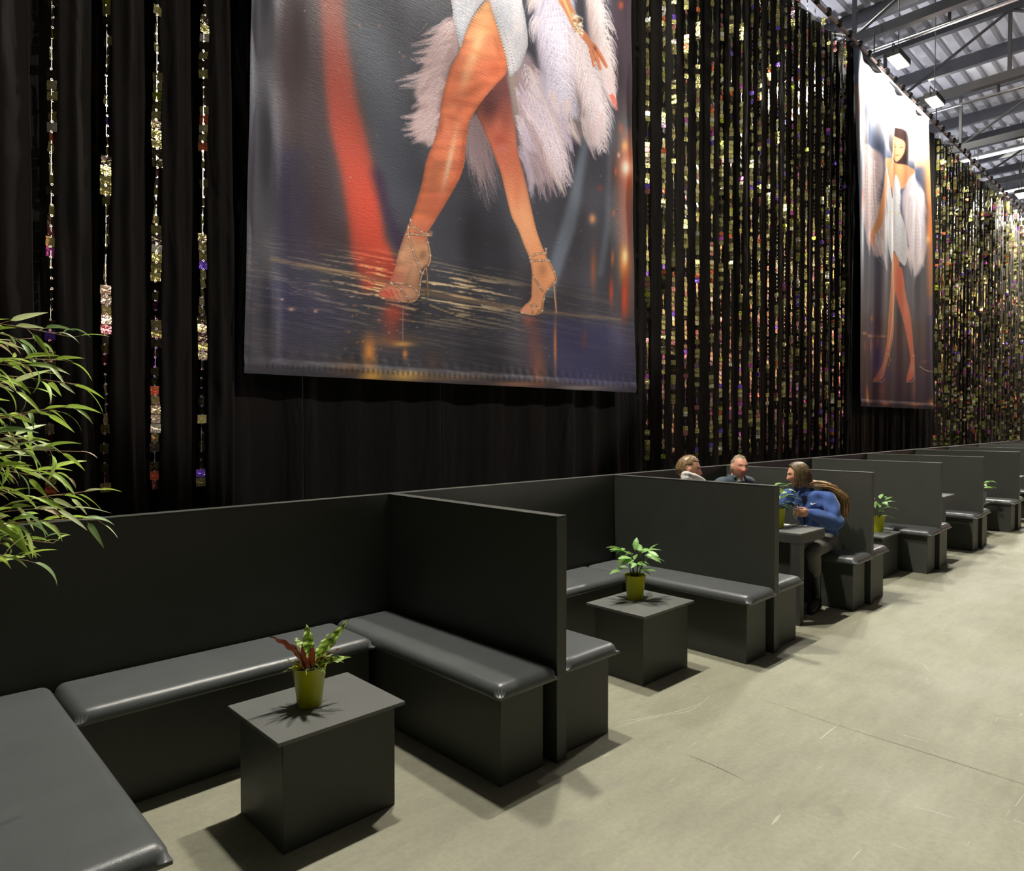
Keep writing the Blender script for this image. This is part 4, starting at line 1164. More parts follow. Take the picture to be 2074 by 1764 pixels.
    # legs
    m = A.fill([(1809, 508), (1818, 512), (1824, 530), (1821, 570), (1815, 620), (1809, 660), (1801, 700), (1798, 718), (1790, 752), (1784, 768), (1774, 772), (1776, 762), (1784, 740), (1790, 712), (1794, 680), (1796, 640), (1800, 590), (1803, 545)], (206, 122, 84), 0.6)
    A.stroke(spline([(1813, 530), (1808, 590), (1803, 650), (1796, 706)], 6, False), 4, 2, (240, 176, 128), .7)
    m = A.fill([(1818, 560), (1826, 540), (1832, 590), (1840, 630), (1843, 670), (1846, 716), (1853, 738), (1848, 752), (1842, 768), (1834, 772), (1836, 756), (1840, 730), (1836, 690), (1828, 650), (1820, 600)], (210, 104, 78), 0.6)
    A.blob(1833, 630, 4, 12, (230, 110, 90), .7); A.blob(1843, 745, 5, 16, (216, 160, 120), .6); A.blob(1781, 755, 6, 14, (150, 90, 120), .5)
    A.stroke([(1853, 738), (1855, 755), (1856, 770)], 1.4, 1, (220, 190, 170), 1); A.stroke([(1844, 720), (1848, 722)], 2, 2, (230, 200, 160), 1); A.stroke([(1793, 716), (1798, 718)], 2, 2, (220, 180, 150), 1)
    A.stroke([(1774, 772), (1784, 774), (1790, 768)], 1.4, 1, (190, 170, 180), .9); A.stroke([(1834, 774), (1843, 773), (1850, 752)], 1.2, 1, (210, 180, 160), .9)
    A.stroke([(1797, 716), (1799, 730), (1796, 742)], 1.2, 1, (180, 140, 90), .9)
    # sleeves
    A.fill([(1748, 300), (1762, 292), (1782, 310), (1786, 350), (1780, 400), (1790, 440), (1788, 500), (1776, 520), (1764, 480), (1756, 500), (1748, 440), (1744, 380)], (210, 178, 172), 2, 0.9)
    A.fill([(1830, 380), (1850, 352), (1866, 380), (1872, 430), (1876, 500), (1868, 540), (1858, 560), (1846, 530), (1836, 480), (1828, 430)], (220, 200, 200), 2, 0.95)
    for k in range(7):
        A.plume([(1752 + 4 * k, 300 + 4 * k), (1752 + 4 * k, 370), (1754 + 4 * k, 430), (1756 + 4.4 * k, 480 + 3 * k)], 9, 150, (232, 206, 202), 22, 0.55)
        A.plume([(1848 - 1 * k, 360 + 4 * k), (1862 - 2.5 * k, 420), (1866 - 3.5 * k, 480), (1864 - 4 * k, 535 - 2 * k)], 8, 150, (236, 220, 220), 22, 0.55)
    for a, b in [((1858, 520), (1856, 576)), ((1850, 510), (1850, 560)), ((1866, 500), (1872, 545)), ((1840, 500), (1844, 560)), ((1752, 400), (1748, 470)), ((1764, 460), (1760, 520)), ((1780, 480), (1794, 550)), ((1862, 380), (1876, 440))]:
        A.wisps(a, b, 5, 1, 50, (232, 208, 204), 22, 0.03, 0.7, 0.7)
    A.wisps((1748, 380), (1740, 440), 3, 1, 40, (230, 140, 116), 14, 0, 0.8, 0.7)
    # hanging arm and hand
    A.fill([(1790, 345), (1796, 356), (1795, 390), (1789, 430), (1782, 460), (1774, 480), (1770, 496), (1766, 484), (1768, 470), (1776, 452), (1781, 420), (1786, 380)], (214, 142, 98), 0.8)
    A.stroke([(1770, 476), (1767, 488), (1768, 497)], 3, 1.4, (222, 120, 80), 1); A.stroke([(1774, 478), (1773, 490), (1774, 498)], 2.4, 1.2, (212, 116, 76), 1)
    hem = A.mask(np.array([(1722, 816), (1900, 826), (1900, 840), (1722, 840)]))
    A.paint(blur(hem, 1) * 0.3, (120, 110, 118))
    return A


CAMP = (1394.0, AX, PITCH, 1.65)


def to_px(P):
    f, ax, pi_, h_ = CAMP
    F = np.array([math.cos(ax), math.sin(ax), 0]); R = np.array([math.sin(ax), -math.cos(ax), 0]); U = np.array([0, 0, 1.0])
    Fp = F * math.cos(pi_) + U * math.sin(pi_); Up = U * math.cos(pi_) - F * math.sin(pi_)
    d = P - np.array([0, 0, h_]); z = d @ Fp
    return 1037 + f * (d @ R) / z, 882 - f * (d @ Up) / z


M_PRINT = vcol_mat('printed_vinyl_banner', 0.50, 0.28, bump=0.20, bscale=(0.35, 1, 3.2))
M_PRINT2 = vcol_mat('printed_vinyl_banner_gloss', 0.5, 0.16, bump=0.10, bscale=(1.0, 1, 0.25))


def banner(name, A, zs, xl, xr, nu, y0, mat_, wave, label):
    """zs: rows bottom to top; xl/xr: left and right edge X as functions of z. The print is laid out once on the flat cloth."""
    nz = len(zs); us = np.linspace(0, 1, nu)
    Z, Un = np.meshgrid(zs, us, indexing='ij')
    L_, R_ = np.interp(zs, *xl), np.interp(zs, *xr)
    Xn = L_[:, None] * (1 - Un) + R_[:, None] * Un
    flat = np.stack([Xn, np.full_like(Xn, y0), Z], -1).reshape(-1, 3)
    px, py = to_px(flat)
    rgb = np.clip(to_lin(A.sample(px, py)) * np.array([0.94, 1.0, 1.12]), 0, 1)
    Y_ = y0 + wave(Xn, Z, Un)
    co = np.stack([Xn, Y_, Z], -1).reshape(-1, 3)
    me = np_mesh('printed_cloth', co, grid_quads(nu, nz))
    set_vcol(me, rgb)
    t = empty(name, (0, 0, 0), label=label, cat='banner', group='printed stage banners')
    link('printed_cloth', me, mat_, t, smooth=True)
    # white back of the cloth, a hair behind it
    return t


def hem_curl(Z, zb, k=0.10):
    d = np.clip(1 - (Z - zb) / k, 0, 1)
    return 0.009 * np.sin(d * PI) - 0.002 * d


Aw = art_wide()
wave_w = lambda X, Z, U: (0.010 * np.sin(X * 4.1 + 0.6 * Z) + 0.006 * np.sin(X * 9.7 - 0.9 * Z + 1) - 0.022 * np.exp(-((X - 1.88) / 0.05) ** 2) * np.sin(Z * 3 + 1) ** 2 + 0.012 * np.exp(-((X - 2.01) / 0.08) ** 2)
                          - hem_curl(Z, 1.948) + 0.0022 * np.sin(X * 62 + 2 * np.sin(X * 5)) * np.exp(-((Z - 2.06) / 0.035) ** 2)
                          - 0.008 * np.exp(-((U - 1) / 0.012) ** 2) - 0.02 * np.exp(-(U / 0.008) ** 2) + 0.004 * np.sin((X * 1.3 + Z * 2.2) * 3.0))
zs = np.concatenate([np.linspace(1.948, 5.85, 500), np.linspace(5.87, 7.55, 60)])
bw = banner('wide_banner', Aw, zs, ([1.948, 4.19, 7.55], [1.700, 1.760, 1.757]), ([1.948, 5.77, 7.55], [5.621, 5.545, 5.53]), 560, 4.10, M_PRINT, wave_w,
            'huge wide banner printed with bare legs, feather dress and strappy gold heels')
del Aw
An = art_narrow()
wave_n = lambda X, Z, U: 0.030 * np.sin(X * 5.2 + 0.25 * Z) + 0.014 * np.sin(X * 11.3 + 1.2) + 0.010 * np.sin(Z * 1.3 + X) - hem_curl(Z, 1.914, 0.12)
zs = np.linspace(1.914, 7.46, 640)
bn2 = banner('narrow_banner', An, zs, ([1.914, 7.46], [11.66, 11.23]), ([1.914, 7.32], [15.685, 15.0]), 210, 4.10, M_PRINT2, wave_n,
             'far banner printed with a full-length woman in white feathers, beside two floodlights')
del An
for t, a, b_, z in ((bw, 1.72, 5.57, 7.57), (bn2, 11.18, 15.04, 7.48)):
    bm = bmesh.new(); add_tube(bm, [(a, 4.10, z), (b_, 4.10, z)], 0.03, 10)
    obj('top_pole', bm, M_STEEL, t, smooth=True)
    for q in (0.08, 0.5, 0.92):
        x_ = a + (b_ - a) * q
        bm = bmesh.new(); add_tube(bm, [(x_, 4.10, z), (x_, 4.222, 7.712)], 0.006, 6)
        obj('tie', bm, M_STEEL, t)
# ================================================================ plants
def leaf_mat(name, top, under=None, bump=0.0, rough=0.4, transl=0.25, vein=None):
    """leaf with its own underside colour and some light passing through"""
    m = bpy.data.materials.new(name); m.use_nodes = True
    nt = m.node_tree; b = nt.nodes['Principled BSDF']; N = nt.nodes.new; L = nt.links.new
    b.inputs['Roughness'].default_value = rough
    at = N('ShaderNodeAttribute'); at.attribute_name = 'Col'
    oi = N('ShaderNodeObjectInfo')
    hs = N('ShaderNodeHueSaturation')
    mr = N('ShaderNodeMapRange'); mr.inputs[3].default_value = 0.72; mr.inputs[4].default_value = 1.25
    L(oi.outputs['Random'], mr.inputs[0]); L(mr.outputs[0], hs.inputs['Value']); L(at.outputs['Color'], hs.inputs['Color'])
    out = hs.outputs[0]
    if under is not None:
        g = N('ShaderNodeNewGeometry'); mx = N('ShaderNodeMix'); mx.data_type = 'RGBA'
        L(g.outputs['Backfacing'], mx.inputs[0]); L(out, mx.inputs[6]); mx.inputs[7].default_value = under; out = mx.outputs[2]
    L(out, b.inputs['Base Color'])
    tr = N('ShaderNodeBsdfTranslucent'); L(out, tr.inputs[0])
    ms = N('ShaderNodeMixShader'); ms.inputs[0].default_value = transl
    L(b.outputs[0], ms.inputs[1]); L(tr.outputs[0], ms.inputs[2])
    L(ms.outputs[0], nt.nodes['Material Output'].inputs[0])
    return m


def leaf_mesh(name, length, width, droop, foldv, colf, material, nl=12, nw=5, wavy=0.0, shape=0.45, twist=0.0):
    """leaf along +X, face up; colf(t,u) gives a linear colour"""
    co, cols = [], []
    us = np.linspace(-1, 1, nw)
    for i in range(nl + 1):
        t = i / nl
        w = width * 0.5 * (math.sin(PI * t ** (0.5 + shape * 0.6)) ** 0.85 if 0 < t < 1 else 0.02)
        ang = droop * t
        x = length * (math.sin(ang) / droop if abs(droop) > 1e-3 else t); z = -length * ((1 - math.cos(ang)) / droop if abs(droop) > 1e-3 else 0)
        tw = twist * t
        for u in us:
            yy = u * w; zz = abs(u) * w * foldv + (wavy * math.sin(t * 22 + (0 if u > 0 else 1.2)) * abs(u) if wavy else 0)
            co.append((x, yy * math.cos(tw) - zz * math.sin(tw), z + yy * math.sin(tw) + zz * math.cos(tw)))
            cols.append(colf(t, u))
    me = np_mesh(name, np.array(co), grid_quads(nw, nl + 1)[:, ::-1])
    set_vcol(me, np.array(cols, np.float32))
    me.materials.append(material)
    me.polygons.foreach_set('use_smooth', [True] * len(me.polygons))
    return me


def place_leaf(parent, me, base, d, roll=0.0, scale=1.0, name='leaf'):
    o = bpy.data.objects.new(name, me)
    COL.objects.link(o); o.parent = parent
    d = Vector(d).normalized()
    up = Vector((0, 0, 1))
    y = up.cross(d)
    if y.length < 1e-3: y = Vector((0, 1, 0))
    y.normalize(); z = d.cross(y)
    M = Matrix((d, y, z)).transposed().to_4x4() @ Matrix.Rotation(roll, 4, 'X')
    o.matrix_local = Matrix.Translation(Vector(base)) @ M @ Matrix.Scale(scale, 4)
    return o


def pot(parent, mat_, rt, rb, h):
    bm = bmesh.new()
    add_lathe(bm, [(0.0001, 0.002), (rb, 0.0), (rb + 0.002, 0.004), (rt, h), (rt + 0.0015, h + 0.001), (rt - 0.003, h), (rb + (rt - rb) * 0.75 - 0.003, h * 0.75)], 36)
    obj('pot', bm, mat_, parent, angle=50)
    bm = bmesh.new()
    add_lathe(bm, [(rb + (rt - rb) * 0.86 - 0.004, h * 0.84), (rt * 0.5, h * 0.87), (0.001, h * 0.88)], 24)
    for k in range(40):
        a, q = rnd.uniform(0, 2 * PI), rt * 0.75 * math.sqrt(rnd.random())
        add_sphere(bm, (q * math.cos(a), q * math.sin(a), h * 0.87), rnd.uniform(0.003, 0.006), 6, 4)
    obj('soil', bm, M_SOIL, parent, smooth=True)


ML_STRIPE = leaf_mat('striped_leaf', None, under=(0.16, 0.030, 0.012, 1), transl=0.22)
ML_GREEN = leaf_mat('pale_green_leaf', None, under=(0.20, 0.34, 0.08, 1), transl=0.30)
ML_BAMBOO = leaf_mat('bamboo_leaf', None, transl=0.32, rough=0.45)
M_STEM = mat('dark_leaf_stalk', (0.035, 0.045, 0.015, 1), 0.5)
M_TWIG = mat('bamboo_twig', (0.36, 0.24, 0.10, 1), 0.55)


def stripe_col(t, u):
    k = math.sin((t * 11 + abs(u) * 0.9) * PI)
    if abs(u) > 0.92: return (0.30, 0.42, 0.06)
    if abs(u) < 0.1: return (0.20, 0.34, 0.04)
    return (0.62, 0.80, 0.20) if k > -0.35 else (0.05, 0.13, 0.02)


def green_col(t, u):
    a = abs(u)
    k = 0.5 + 0.5 * math.sin((t * 9 + a) * PI)
    c0, c1 = (0.13, 0.36, 0.035), (0.48, 0.72, 0.30)
    w = 0.25 + 0.5 * k * (1 - a)
    return tuple(c0[i] * (1 - w) + c1[i] * w for i in range(3))


SL = [leaf_mesh('striped_leaf', 0.15, 0.030, dr, 0.25, stripe_col, ML_STRIPE, 22, 7, 0.004, 0.35) for dr in (0.35, 0.7, -0.3)]
SLW = leaf_mesh('striped_leaf', 0.125, 0.048, 0.25, 0.18, stripe_col, ML_STRIPE, 22, 7, 0.005, 0.4)
GL = [leaf_mesh('ovate_leaf', 0.105, 0.044, dr, 0.2, green_col, ML_GREEN, 12, 7, 0.001, 0.6) for dr in (0.7, 1.1, 0.4)]


def stalk(parent, base, tip, r=0.0014, sag=0.0, material=None, name='stem'):
    b, t = Vector(base), Vector(tip)
    mid = (b + t) / 2 + Vector((0, 0, sag))
    bm = bmesh.new()
    add_tube(bm, [b, b * 0.5 + mid * 0.5 + Vector((0, 0, sag * 0.25)), mid, t], [r, r, r * 0.8, r * 0.6], 5)
    return obj(name, bm, material or M_STEM, parent, smooth=True)


def dirv(az, el):
    return Vector((math.cos(az) * math.cos(el), math.sin(az) * math.cos(el), math.sin(el)))


# image-right is this direction on the ground, image-left its opposite
AR = math.atan2(-0.69, 0.72)
t = empty('striped_plant', (1.394, 2.70, 0.4502), label='lime pot with upright striped prayer plant, maroon leaf undersides, on nearest low table', cat='plant')
pot(t, M_LIME, 0.070, 0.049, 0.165)
sp = [  # azimuth relative to image-right, elevation, start height, leaf, scale, roll
    (0.15, 0.95, 0.175, 0, 1.42, 1.2), (PI - 0.1, 0.85, 0.18, 1, 1.18, 1.3), (PI * 0.62, 1.35, 0.19, 3, 1.05, 0.3), (PI * 0.75, 0.62, 0.20, 3, 0.85, 0.2),
    (-2.2, 1.25, 0.15, 0, 0.92, 0.2), (-1.1, 1.15, 0.15, 0, 0.98, -0.2), (-1.7, 1.1, 0.15, 2, 0.85, 0.1), (-0.5, 0.95, 0.16, 0, 1.05, 0.3), (0.0, 0.75, 0.16, 0, 0.9, -0.4), (-0.2, 0.45, 0.16, 1, 1.05, 0.8),
    (2.9, 0.4, 0.155, 1, 0.62, 0.0), (-2.7, 0.1, 0.16, 1, 0.6, 0.1), (0.4, 0.25, 0.155, 1, 0.8, 0.3), (1.2, 0.9, 0.16, 0, 0.95, 0.0), (2.0, 1.0, 0.16, 0, 0.9, 0.4), (-2.4, 0.55, 0.15, 2, 0.6, 0.2),
    (-1.4, 0.35, 0.15, 1, 0.5, 0.0), (-0.8, 0.4, 0.15, 1, 0.7, 0.1), (0.9, 0.5, 0.15, 1, 0.7, 0.2), (1.6, 0.4, 0.15, 1, 0.6, 0.0), (-1.0, 1.35, 0.15, 2, 0.7, 0.5), (-1.9, 1.4, 0.15, 0, 0.7, -0.6)]
for k, (az, el, hz, li, sc_, rl) in enumerate(sp):
    a = AR + az
    b = Vector((0.016 * math.cos(a), 0.016 * math.sin(a), 0.143)); e_ = Vector((0.03 * math.cos(a), 0.03 * math.sin(a), hz + 0.01))
    stalk(t, b, e_, 0.0016)
    place_leaf(t, SLW if li == 3 else SL[li], e_, dirv(a, el), rl, sc_)


def leafy_plant(loc, label, material, n, spread, height, seed, extra=()):
    r = random.Random(seed)
    t = empty('leafy_plant', loc, label=label, cat='plant', group='leafy green table plants')
    pot(t, material, 0.072, 0.052, 0.165)
    for k in range(n):
        az = AR + 2 * PI * k / n + r.uniform(-0.25, 0.25)
        q = spread * r.uniform(0.25, 0.75) if k % 3 else spread * r.uniform(0.05, 0.3)
        z = 0.17 + height * (r.uniform(0.45, 1.0) if k % 4 else r.uniform(0.1, 0.3))
        tip = Vector((q * math.cos(az), q * math.sin(az), z))
        stalk(t, (0.02 * math.cos(az), 0.02 * math.sin(az), 0.14), tip, 0.0015, 0.01)
        place_leaf(t, GL[k % 3], tip, dirv(az + r.uniform(-0.4, 0.4), r.uniform(-0.1, 0.75)), r.uniform(-0.5, 0.5), r.uniform(0.8, 1.2))
    for tip, az, el, s_ in extra:
        tip = Vector(tip)
        stalk(t, (0, 0, 0.14), tip, 0.0015, 0.01)
        place_leaf(t, GL[0], tip, dirv(az, el), 0, s_)
    return t


leafy_plant((3.84, 2.79, 0.4502), 'lime pot with leafy green plant on the low table of the second booth', M_LIME, 26, 0.15, 0.17, 4,
            [((0, 0.0, 0.33), AR + 1.2, 1.3, 0.95), ((-0.02, 0.02, 0.30), AR + PI, 0.5, 1.4), ((-0.03, 0.05, 0.31), AR + PI + .3, 0.55, 1.3), ((0.03, -0.03, 0.31), AR, 0.5, 1.35), ((0.05, -0.06, 0.28), AR, 0.15, 1.2)])
leafy_plant((5.72, 2.68, 0.7502), 'leafy green plant on the tall table, its leaf tips showing above the divider', M_LIME, 18, 0.16, 0.19, 9,
            [((0.06, -0.03, 0.27), AR + .1, 0.3, 1.35), ((0.05, 0.0, 0.20), AR, 0.0, 1.3), ((0.08, -0.06, 0.26), AR - .2, 0.1, 1.2), ((0.02, 0.03, 0.33), AR, 0.5, 1.3), ((-0.03, 0.05, 0.35), AR + PI, 0.4, 1.3), ((0.0, 0.02, 0.36), AR + .4, 0.4, 1.2)])
leafy_plant((8.16, 2.675, 0.4502), 'lime pot with leafy green plant on the low table beyond the seated woman', M_LIME, 16, 0.17, 0.20, 15,
            [((0.05, -0.03, 0.30), AR, 0.5, 1.6), ((0.08, -0.05, 0.26), AR, 0.15, 1.6), ((0.05, -0.03, 0.17), AR, 0.1, 1.4)])
leafy_plant((12.18, 2.56, 0.4502), 'small distant leafy plant in a violet-grey pot on a low table', M_GREYPOT, 14, 0.17, 0.22, 21,
            [((0.05, -0.03, 0.30), AR, 0.4, 1.6), ((0.08, -0.05, 0.24), AR, 0.15, 1.6)])

# ---------------------------------------------------------------- bamboo at the left edge
def bam_col(c0, c1):
    return lambda t, u: tuple(c0[i] * (1 - t * 0.6 - 0.25 * abs(u)) + c1[i] * (t * 0.6 + 0.25 * abs(u)) for i in range(3))


BL = []
for c0, c1, dr in (((0.46, 0.66, 0.07), (0.60, 0.74, 0.18), 0.5), ((0.32, 0.52, 0.06), (0.50, 0.64, 0.14), 0.9), ((0.66, 0.76, 0.34), (0.78, 0.80, 0.52), 0.3), ((0.18, 0.32, 0.10), (0.32, 0.42, 0.18), 1.1)):
    BL.append(leaf_mesh('bamboo_leaf', 0.115, 0.021, dr, 0.35, bam_col(c0, c1), ML_BAMBOO, 9, 4, 0.0, 0.15, rnd.uniform(-0.5, 0.5)))
BL.append(leaf_mesh('bamboo_leaf', 0.06, 0.012, 0.8, 0.35, bam_col((0.62, 0.50, 0.24), (0.70, 0.52, 0.34)), ML_BAMBOO, 8, 4, 0.0, 0.15, 0.9))
bam = empty('bamboo_plant', (-0.34, 2.55, 0.0), label='bamboo plant with slim light green leaves reaching in from the left edge', cat='plant')
bm = bmesh.new(); add_lathe(bm, [(0.001, 0.0), (0.15, 0.0), (0.19, 0.36), (0.20, 0.38), (0.185, 0.38), (0.175, 0.33)], 32); obj('planter', bm, M_BLACKM, bam, angle=40)
bm = bmesh.new(); add_lathe(bm, [(0.178, 0.33), (0.08, 0.345), (0.001, 0.35)], 24); obj('soil', bm, M_SOIL, bam, smooth=True)
BO = Vector((-0.34, 2.55, 0.0))
culms = []
for k, (bx, by, tx, ty, tz) in enumerate([(-.06, .02, .12, .02, 1.95), (.03, -.05, .22, -.08, 1.85), (.05, .05, .26, .1, 1.7), (-.02, .07, .1, .2, 2.1), (0.0, -.02, .3, 0.0, 1.45), (.07, 0.0, .34, -.06, 1.25)]):
    P = spline([(bx, by, 0.33), (bx + (tx - bx) * .2, by + (ty - by) * .3, 0.33 + (tz - .33) * .5), (bx + (tx - bx) * .6, by + (ty - by) * .7, 0.33 + (tz - .33) * .85), (tx, ty, tz)], 8, False)
    bm = bmesh.new(); add_tube(bm, [tuple(p) for p in P], [0.0065 - 0.0045 * i / len(P) for i in range(len(P))], 7)
    obj('culm', bm, M_TWIG, bam, smooth=True); culms.append(P)
targets = [(0.355, 2.6, 1.917), (0.439, 2.75, 1.93), (0.481, 2.39, 1.905), (0.538, 2.6, 1.775), (0.515, 2.72, 1.86), (0.465, 2.38, 1.70), (0.469, 2.61, 1.69), (0.434, 2.74, 1.60), (0.47, 2.38, 1.565), (0.492, 2.61, 1.484), (0.433, 2.74, 1.476),
           (0.45, 2.38, 1.40), (0.590, 2.617, 1.325), (0.486, 2.74, 1.244), (0.36, 2.40, 1.252), (0.338, 2.621, 1.277), (0.60, 2.72, 1.415), (0.322, 2.373, 1.75), (0.365, 2.625, 1.428), (0.31, 2.5, 1.55), (0.33, 2.45, 1.62), (0.36, 2.5, 1.82), (0.30, 2.7, 1.5), (0.34, 2.6, 1.36), (0.42, 2.5, 1.83), (0.40, 2.55, 1.34), (0.30, 2.45, 1.88), (0.34, 2.7, 1.68), (0.31, 2.4, 1.45), (0.38, 2.42, 1.60), (0.28, 2.6, 1.22), (0.36, 2.65, 1.54), (0.40, 2.6, 1.76), (0.30, 2.5, 1.70), (0.42, 2.5, 1.50)]
rb = random.Random(11)
nleaf = 0
for tg in targets:
    T = Vector(tg) - BO
    # nearest culm point somewhat below the target
    best = min(((Vector(p) - Vector((T.x - 0.33, T.y * 0.5, T.z - 0.08))).length, tuple(p)) for P in culms for p in P)[1]
    S = Vector(best)
    mid = S.lerp(T, 0.55) + Vector((0, 0, 0.05))
    C = spline([tuple(S), tuple(mid), tuple(T)], 10, False)
    bm = bmesh.new(); add_tube(bm, [tuple(p) for p in C], [0.0022 - 0.0014 * i / len(C) for i in range(len(C))], 5)
    obj('twig', bm, M_TWIG, bam, smooth=True)
    n = 11
    for i in range(n):
        u = 0.42 + 0.58 * i / (n - 1)
        j = min(len(C) - 2, int(u * (len(C) - 1)))
        p = Vector(C[j]); d = (Vector(C[j + 1]) - p).normalized()
        az = math.atan2(d.y, d.x) + (0.55 if i % 2 else -0.55) * rb.uniform(0.3, 2.2)
        if i == n - 1: az = math.atan2(d.y, d.x) + rb.uniform(-.3, .3); p = Vector(C[-1])
        el = rb.uniform(-0.85, 0.5)
        k = rb.choice((0, 0, 1, 1, 2, 2, 3, 0, 1, 4))
        # short side twig then the leaf
        off = dirv(az, el) * rb.uniform(0.004, 0.03)
        if off.length > 0.012:
            bm = bmesh.new(); add_tube(bm, [p, p + off], 0.0007, 3); obj('side_twig', bm, M_TWIG, bam)
        place_leaf(bam, BL[k], p + off, dirv(az, el), rb.uniform(-1.0, 1.0), rb.uniform(0.55, 1.0), 'bamboo_leaf')
        nleaf += 1

# ================================================================ things on the tall table and the far end
def flute(loc, label, filled):
    t = empty('champagne_flute', loc, label=label, cat='glass', group='glasses on the tall table')
    bm = bmesh.new()
    add_lathe(bm, [(0.001, 0.0), (0.030, 0.0), (0.030, 0.0015), (0.006, 0.005), (0.0032, 0.012), (0.0032, 0.055), (0.008, 0.066), (0.021, 0.095), (0.0265, 0.13), (0.0275, 0.16), (0.0265, 0.19),
                   (0.0255, 0.19), (0.0262, 0.16), (0.0252, 0.13), (0.0195, 0.096), (0.007, 0.069), (0.0005, 0.066)], 28)
    obj('glass', bm, M_GLASS, t, smooth=True)
    if filled:
        bm = bmesh.new()
        add_lathe(bm, [(0.0005, 0.0665), (0.0068, 0.0695), (0.0193, 0.0965), (0.0250, 0.13), (0.0258, 0.150), (0.0005, 0.150)], 28)
        obj('drink', bm, M_WINE, t, smooth=True)
    return t


G0 = Vector((5.914, 2.60, 0.7502))
flute(G0, 'tall glass of sparkling wine held by the woman in blue', True)
flute((5.93, 2.80, 0.7502), 'second tall glass standing behind the held one', False)
t = empty('tumbler', (5.90, 2.92, 0.7502), label='short clear tumbler at the back of the tall table', cat='glass', group='glasses on the tall table')
bm = bmesh.new(); add_lathe(bm, [(0.001, 0), (0.028, 0), (0.032, 0.085), (0.030, 0.085), (0.0265, 0.008), (0.0005, 0.008)], 24); obj('glass', bm, M_GLASS, t, smooth=True)
M_PAPER = mat('white_paper', (0.82, 0.82, 0.84, 1), 0.7)
for k, (x, y, rz, lab) in enumerate([(5.905, 2.685, 0.2, 'white paper napkin under the nearer glasses, left one'), (5.945, 2.56, -0.1, 'white paper napkin beside the held glass, right one')]):
    t = empty('napkin', (x, y, 0.7502), rz, lab, 'napkin', 'napkins on the tall table')
    for q in range(3):
        box('fold', -0.034 + 0.002 * q, 0.034 - 0.001 * q, -0.034, 0.034 - 0.002 * q, 0.0025 * q, 0.0025 * q + 0.002, M_PAPER, t)
# white crockery stack at the right edge
t = empty('saucer_stack', (14.02, 2.62, 0.7502), label='stack of white saucers on the far tall table at the right edge', cat='saucers')
for q in range(4):
    bm = bmesh.new(); add_lathe(bm, [(0.001, 0.0), (0.05, 0.0), (0.09, 0.016), (0.09, 0.019), (0.05, 0.004), (0.001, 0.004)], 24, (0, 0, 0.022 * q)); obj('saucer', bm, M_WHITE, t, smooth=True)
# scuffs and a joint in the concrete: flat marks worn into the floor
M_SCUFF = mat('pale_scuff', (0.52, 0.50, 0.41, 1), 0.8)
M_CRACK = mat('dark_joint', (0.11, 0.105, 0.08, 1), 0.9)
FO = bpy.data.objects['floor']


def mark(pts, w, m, name='scuff'):
    C = spline([(p[0], p[1], 0) for p in pts], 8, False); bm = bmesh.new(); n = len(C); prev = None
    for i in range(n):
        d = C[min(i + 1, n - 1)] - C[max(i - 1, 0)]; d = d / (np.hypot(d[0], d[1]) + 1e-9)
        ww = w * (0.25 + 0.75 * math.sin(PI * (i + 0.5) / n)) * (0.8 + 0.4 * rnd.random()) / 2
        a = bm.verts.new((C[i][0] - d[1] * ww, C[i][1] + d[0] * ww, 0.0004)); b = bm.verts.new((C[i][0] + d[1] * ww, C[i][1] - d[0] * ww, 0.0004))
        if prev: bm.faces.new((prev[0], prev[1], b, a))
        prev = (a, b)
    o = obj(name, bm, m, FO); return o
for L in ([(2.976, 2.278), (3.145, 2.237), (3.299, 2.178), (3.458, 2.118), (3.734, 2.152)], [(3.272, .911), (3.293, .849), (3.297, .77)], [(2.918, .901), (2.925, .833)], [(3.986, 1.179), (3.999, 1.057)],
          [(3.46, .603), (3.461, .563)], [(2.355, 2.306), (2.338, 2.174)], [(5.282, 1.438), (5.123, 1.344)], [(3.05, 2.30), (3.2, 2.235), (3.4, 2.16), (3.6, 2.13)], [(4.6, .9), (4.62, .8)], [(3.6, .5), (3.55, .35)]):
    mark(L, 0.0045, M_SCUFF)
mark([(3.9, 1.92), (3.859, 1.448), (3.854, 1.062), (3.841, .738), (3.83, .2), (3.82, -.6)], 0.005, M_CRACK, 'joint_line')
mark([(2.976, 1.855), (2.974, 1.712), (2.954, 1.528)], 0.006, M_CRACK, 'joint_line')

# ================================================================ people
from mathutils.bvhtree import BVHTree


def remeshed(bm, voxel, smooth_it=4):
    me = bpy.data.meshes.new('tmp'); bm.to_mesh(me); bm.free()
    o = bpy.data.objects.new('tmp', me); COL.objects.link(o)
    m = o.modifiers.new('r', 'REMESH'); m.mode = 'VOXEL'; m.voxel_size = voxel
    if smooth_it:
        s = o.modifiers.new('s', 'SMOOTH'); s.factor = 0.5; s.iterations = smooth_it
    dg = bpy.context.evaluated_depsgraph_get()
    out = bpy.data.meshes.new_from_object(o.evaluated_get(dg))
    bpy.data.objects.remove(o, do_unlink=True)
    out.polygons.foreach_set('use_smooth', [True] * len(out.polygons))
    return out


def mesh_co(me):
    a = np.empty(len(me.vertices) * 3, np.float32); me.vertices.foreach_get('co', a); return a.reshape(-1, 3)


def mesh_no(me):
    a = np.empty(len(me.vertices) * 3, np.float32); me.vertices.foreach_get('normal', a); return a.reshape(-1, 3)


def ell(r, pts, rr, n=4):
    return pts, rr


